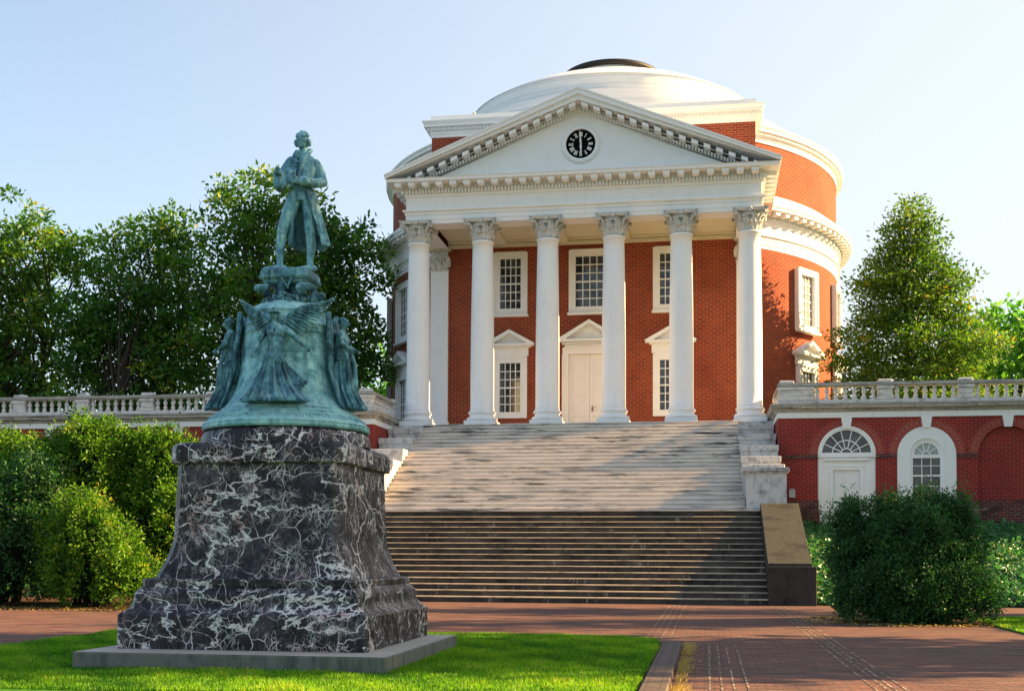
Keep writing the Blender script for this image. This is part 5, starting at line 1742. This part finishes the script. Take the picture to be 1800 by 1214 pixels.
shrub("yew_bush", "large dark green spreading yew in front of the right wing", (9.40, 26.6, 0), [(-.75, -.35, .3, .7, .6, .42), (.75, -.35, .32, .75, .6, .45), (0, -.5, .3, .8, .6, .4), (0.0, 0.0, 1.035, 1.215, 1.035, 1.035), (-0.495, 0.0, 1.305, 0.9, 0.81, 0.675), (0.495, 0.0, 1.485, 0.81, 0.72, 0.72), (-1.035, 0.09, 1.8, 0.378, 0.36, 0.252), (-1.395, 0.0, 2.052, 0.234, 0.225, 0.18), (-1.17, 0.09, 2.25, 0.144, 0.162, 0.216), (-0.405, 0.09, 1.98, 0.405, 0.36, 0.306), (-0.54, 0.0, 2.322, 0.198, 0.18, 0.18), (0.09, 0.0, 2.07, 0.315, 0.315, 0.27), (0.378, 0.0, 2.358, 0.153, 0.153, 0.342), (0.855, 0.09, 1.935, 0.324, 0.324, 0.378), (0.882, 0.0, 2.34, 0.18, 0.18, 0.198), (0.765, -0.27, 0.63, 0.81, 0.72, 0.612), (-0.855, -0.27, 0.558, 0.765, 0.72, 0.54), (0.0, -0.54, 0.54, 0.81, 0.63, 0.522), (1.035, 0.0, 1.215, 0.378, 0.45, 0.45), (-1.26, 0.0, 1.125, 0.36, 0.45, 0.405), (1.215, -0.09, 0.855, 0.27, 0.27, 0.27)], 80000, .068, M["leaf_yew"], 37, None, tuft=.22)

# ---- ivy on the banks
def bank_z(y):
    f = np.clip((y - 35.0) / 9.75, 0, 1); return -.01 + 2.45 * f ** .85
g = np.random.default_rng(41)
def ivy(name, x0, x1, n, label):
    x = g.uniform(x0, x1, n); y = g.uniform(34.9, 44.6, n)
    pos = np.stack([x, y, bank_z(y) + .06 + np.abs(g.normal(0, .07, n)) + .05 * np.sin(3 * x) * np.sin(2.3 * y)], 1)
    nrm = unit(g, n) * .55 + np.array([0, -.45, .8]); tip = unit(g, n) + np.array([0, -.4, -.1])
    tone = np.clip(g.normal(.45, .22, n), 0, 1)
    me = leaf_mesh(name, pos, nrm, tip, .15 * g.uniform(.6, 1.3, n), .14 * g.uniform(.6, 1.2, n), tone)
    return tag(obj(name, me, M["leaf_ivy"]), label, "ground cover", None, "stuff")
ivy("ivy", 8.05, 20, 46000, "glossy ivy covering the bank below the right wing")
ivy("bank_ivy", -22, -8.05, 14000, "shaded ivy on the bank behind the left yews")

# ---- grass
def grass(name, poly, n, h, label, yfall=None):
    P = np.array(poly); x0, x1, y0, y1 = P[:, 0].min(), P[:, 0].max(), P[:, 1].min(), P[:, 1].max()
    out = np.zeros((0, 2))
    while len(out) < n:
        c = np.stack([g.uniform(x0, x1, n), y0 + (y1 - y0) * g.random(n)], 1)
        ins = np.zeros(n, bool); j = len(P) - 1
        for i in range(len(P)):
            a = (P[i, 1] > c[:, 1]) != (P[j, 1] > c[:, 1])
            xx = (P[j, 0] - P[i, 0]) * (c[:, 1] - P[i, 1]) / (P[j, 1] - P[i, 1] + 1e-12) + P[i, 0]
            ins ^= a & (c[:, 0] < xx); j = i
        c = c[ins]
        if yfall: c = c[(np.abs(c[:, 0] - MX) > 1.92) | (c[:, 1] < MY - 2.16) | (c[:, 1] > MY + 1.74)]
        out = np.concatenate([out, c])
    c = out[:n]
    z = np.full(n, .028)
    patch = .5 + .3 * np.sin(9.1 * c[:, 0] + 3 * np.sin(2.3 * c[:, 1])) * np.sin(7.7 * c[:, 1] + 3 * np.sin(1.9 * c[:, 0])) + .25 * np.sin(1.7 * c[:, 0] + 1.1 * c[:, 1]) + .25 * np.sin(2.9 * c[:, 1] - 1.3 * c[:, 0] + 1) + .2 * np.sin(5.3 * c[:, 0] + 4.1 * c[:, 1])
    tip = unit(g, n) * .55 + np.array([0, 0, 1.0]); nrm = unit(g, n); nrm[:, 2] *= .3
    tone = np.clip(.12 + .55 * patch + g.normal(0, .2, n), 0, 1)
    hh = h * g.uniform(.5, 1.35, n) * (.75 + .4 * patch)
    me = leaf_mesh(name, np.stack([c[:, 0], c[:, 1], z], 1), nrm, tip, hh, np.full(n, .012) * g.uniform(.7, 1.5, n), tone)
    return tag(obj(name, me, M["blade"]), label, "grass", None, "stuff")
VIS = [(-5.12, 11.2), (4.38, 11.2), (4.38, 18.7), (4.3, 19.4), (3.9, 19.95), (3.4, 20.2), (.8, 20.28), (-5.15, 20.28)]
grass("grass", VIS, 210000, .062, "short green grass of the lawn round the monument", True)
grass("side_grass", [(10.78, 21), (16, 21), (17, 28.7), (11.9, 28.75), (11.2, 28.2), (10.88, 27.4), (10.78, 25)], 42000, .06, "bright sunlit grass at the right edge beyond the big yew")
n = 2600
x = 4.73 + np.abs(g.normal(0, .07, n)); y = g.uniform(12.2, 18.9, n)
dens = (np.sin(2.2 * y) + np.sin(5.1 * y + 1) + g.normal(0, .5, n)) > -.1
x, y = x[dens], y[dens]; n = len(x)
tip = np.stack([.7 + g.normal(0, .4, n), g.normal(0, .5, n), .8 + g.random(n) * .4], 1)
tag(obj("dry_grass", leaf_mesh("dry_grass", np.stack([x, y, np.zeros(n)], 1), unit(g, n), tip, .085 * g.uniform(.4, 1.5, n), np.full(n, .010), g.random(n)), M["drygrass"]), "dry straw tufts along the right side of the brick kerb", "grass", None, "stuff")
n = 2600                                          # fallen leaves under the bushes
a = g.uniform(0, 6.28, n); r = np.sqrt(g.random(n))
x = np.where(g.random(n) < .6, 9.4 + 2.3 * r * np.cos(a), -11.5 + 4.2 * r * np.cos(a)); y = np.where(x > 0, 26.6 + 2.0 * r * np.sin(a), 27.4 + 1.0 * r * np.sin(a))
tag(obj("fallen_leaves", leaf_mesh("fallen_leaves", np.stack([x, y, .02 + .02 * g.random(n)], 1), np.array([0, 0, 1.]) + .4 * unit(g, n), unit(g, n) * np.array([1, 1, .2]), .06 * g.uniform(.6, 1.4, n), .04 * g.uniform(.6, 1.3, n), g.random(n)), M["drygrass"]), "dry brown leaves littering the ground under the bushes", "leaf litter", None, "stuff")

# ---- trees of the grounds to the right, outside the picture, whose shade falls across the plaza and monument
G3 = "shade trees along the right of the plaza"
tree("shade_tree", "tall spreading shade tree to the right of the plaza, nearest the monument", (25.5, 23.0, 0), 21, [(0, 0, 15.0, 5.4, 3.7, 4.8), (-2, .6, 11.6, 4, 3.0, 2.4), (2, -.6, 13, 4, 3.0, 3.6), (0, -.8, 7.8, 4.4, 3.4, 3.2)], 330, 46, .52, M["leaf_mag"], 51, 1, .3, G3, .42, 1.0)
tree("shade_tree", "tall spreading shade tree to the right of the plaza, nearest the steps", (34, 35.5, 0), 22, [(0, -3.6, 15.4, 3.6, 1.5, 4.4), (0, 2.2, 16, 3.8, 1.3, 4.6), (-1, -4, 9.4, 3.2, 2.6, 3.0)], 84, 46, .52, M["leaf_mag"], 52, 1, .3, G3, .42, 1.0)
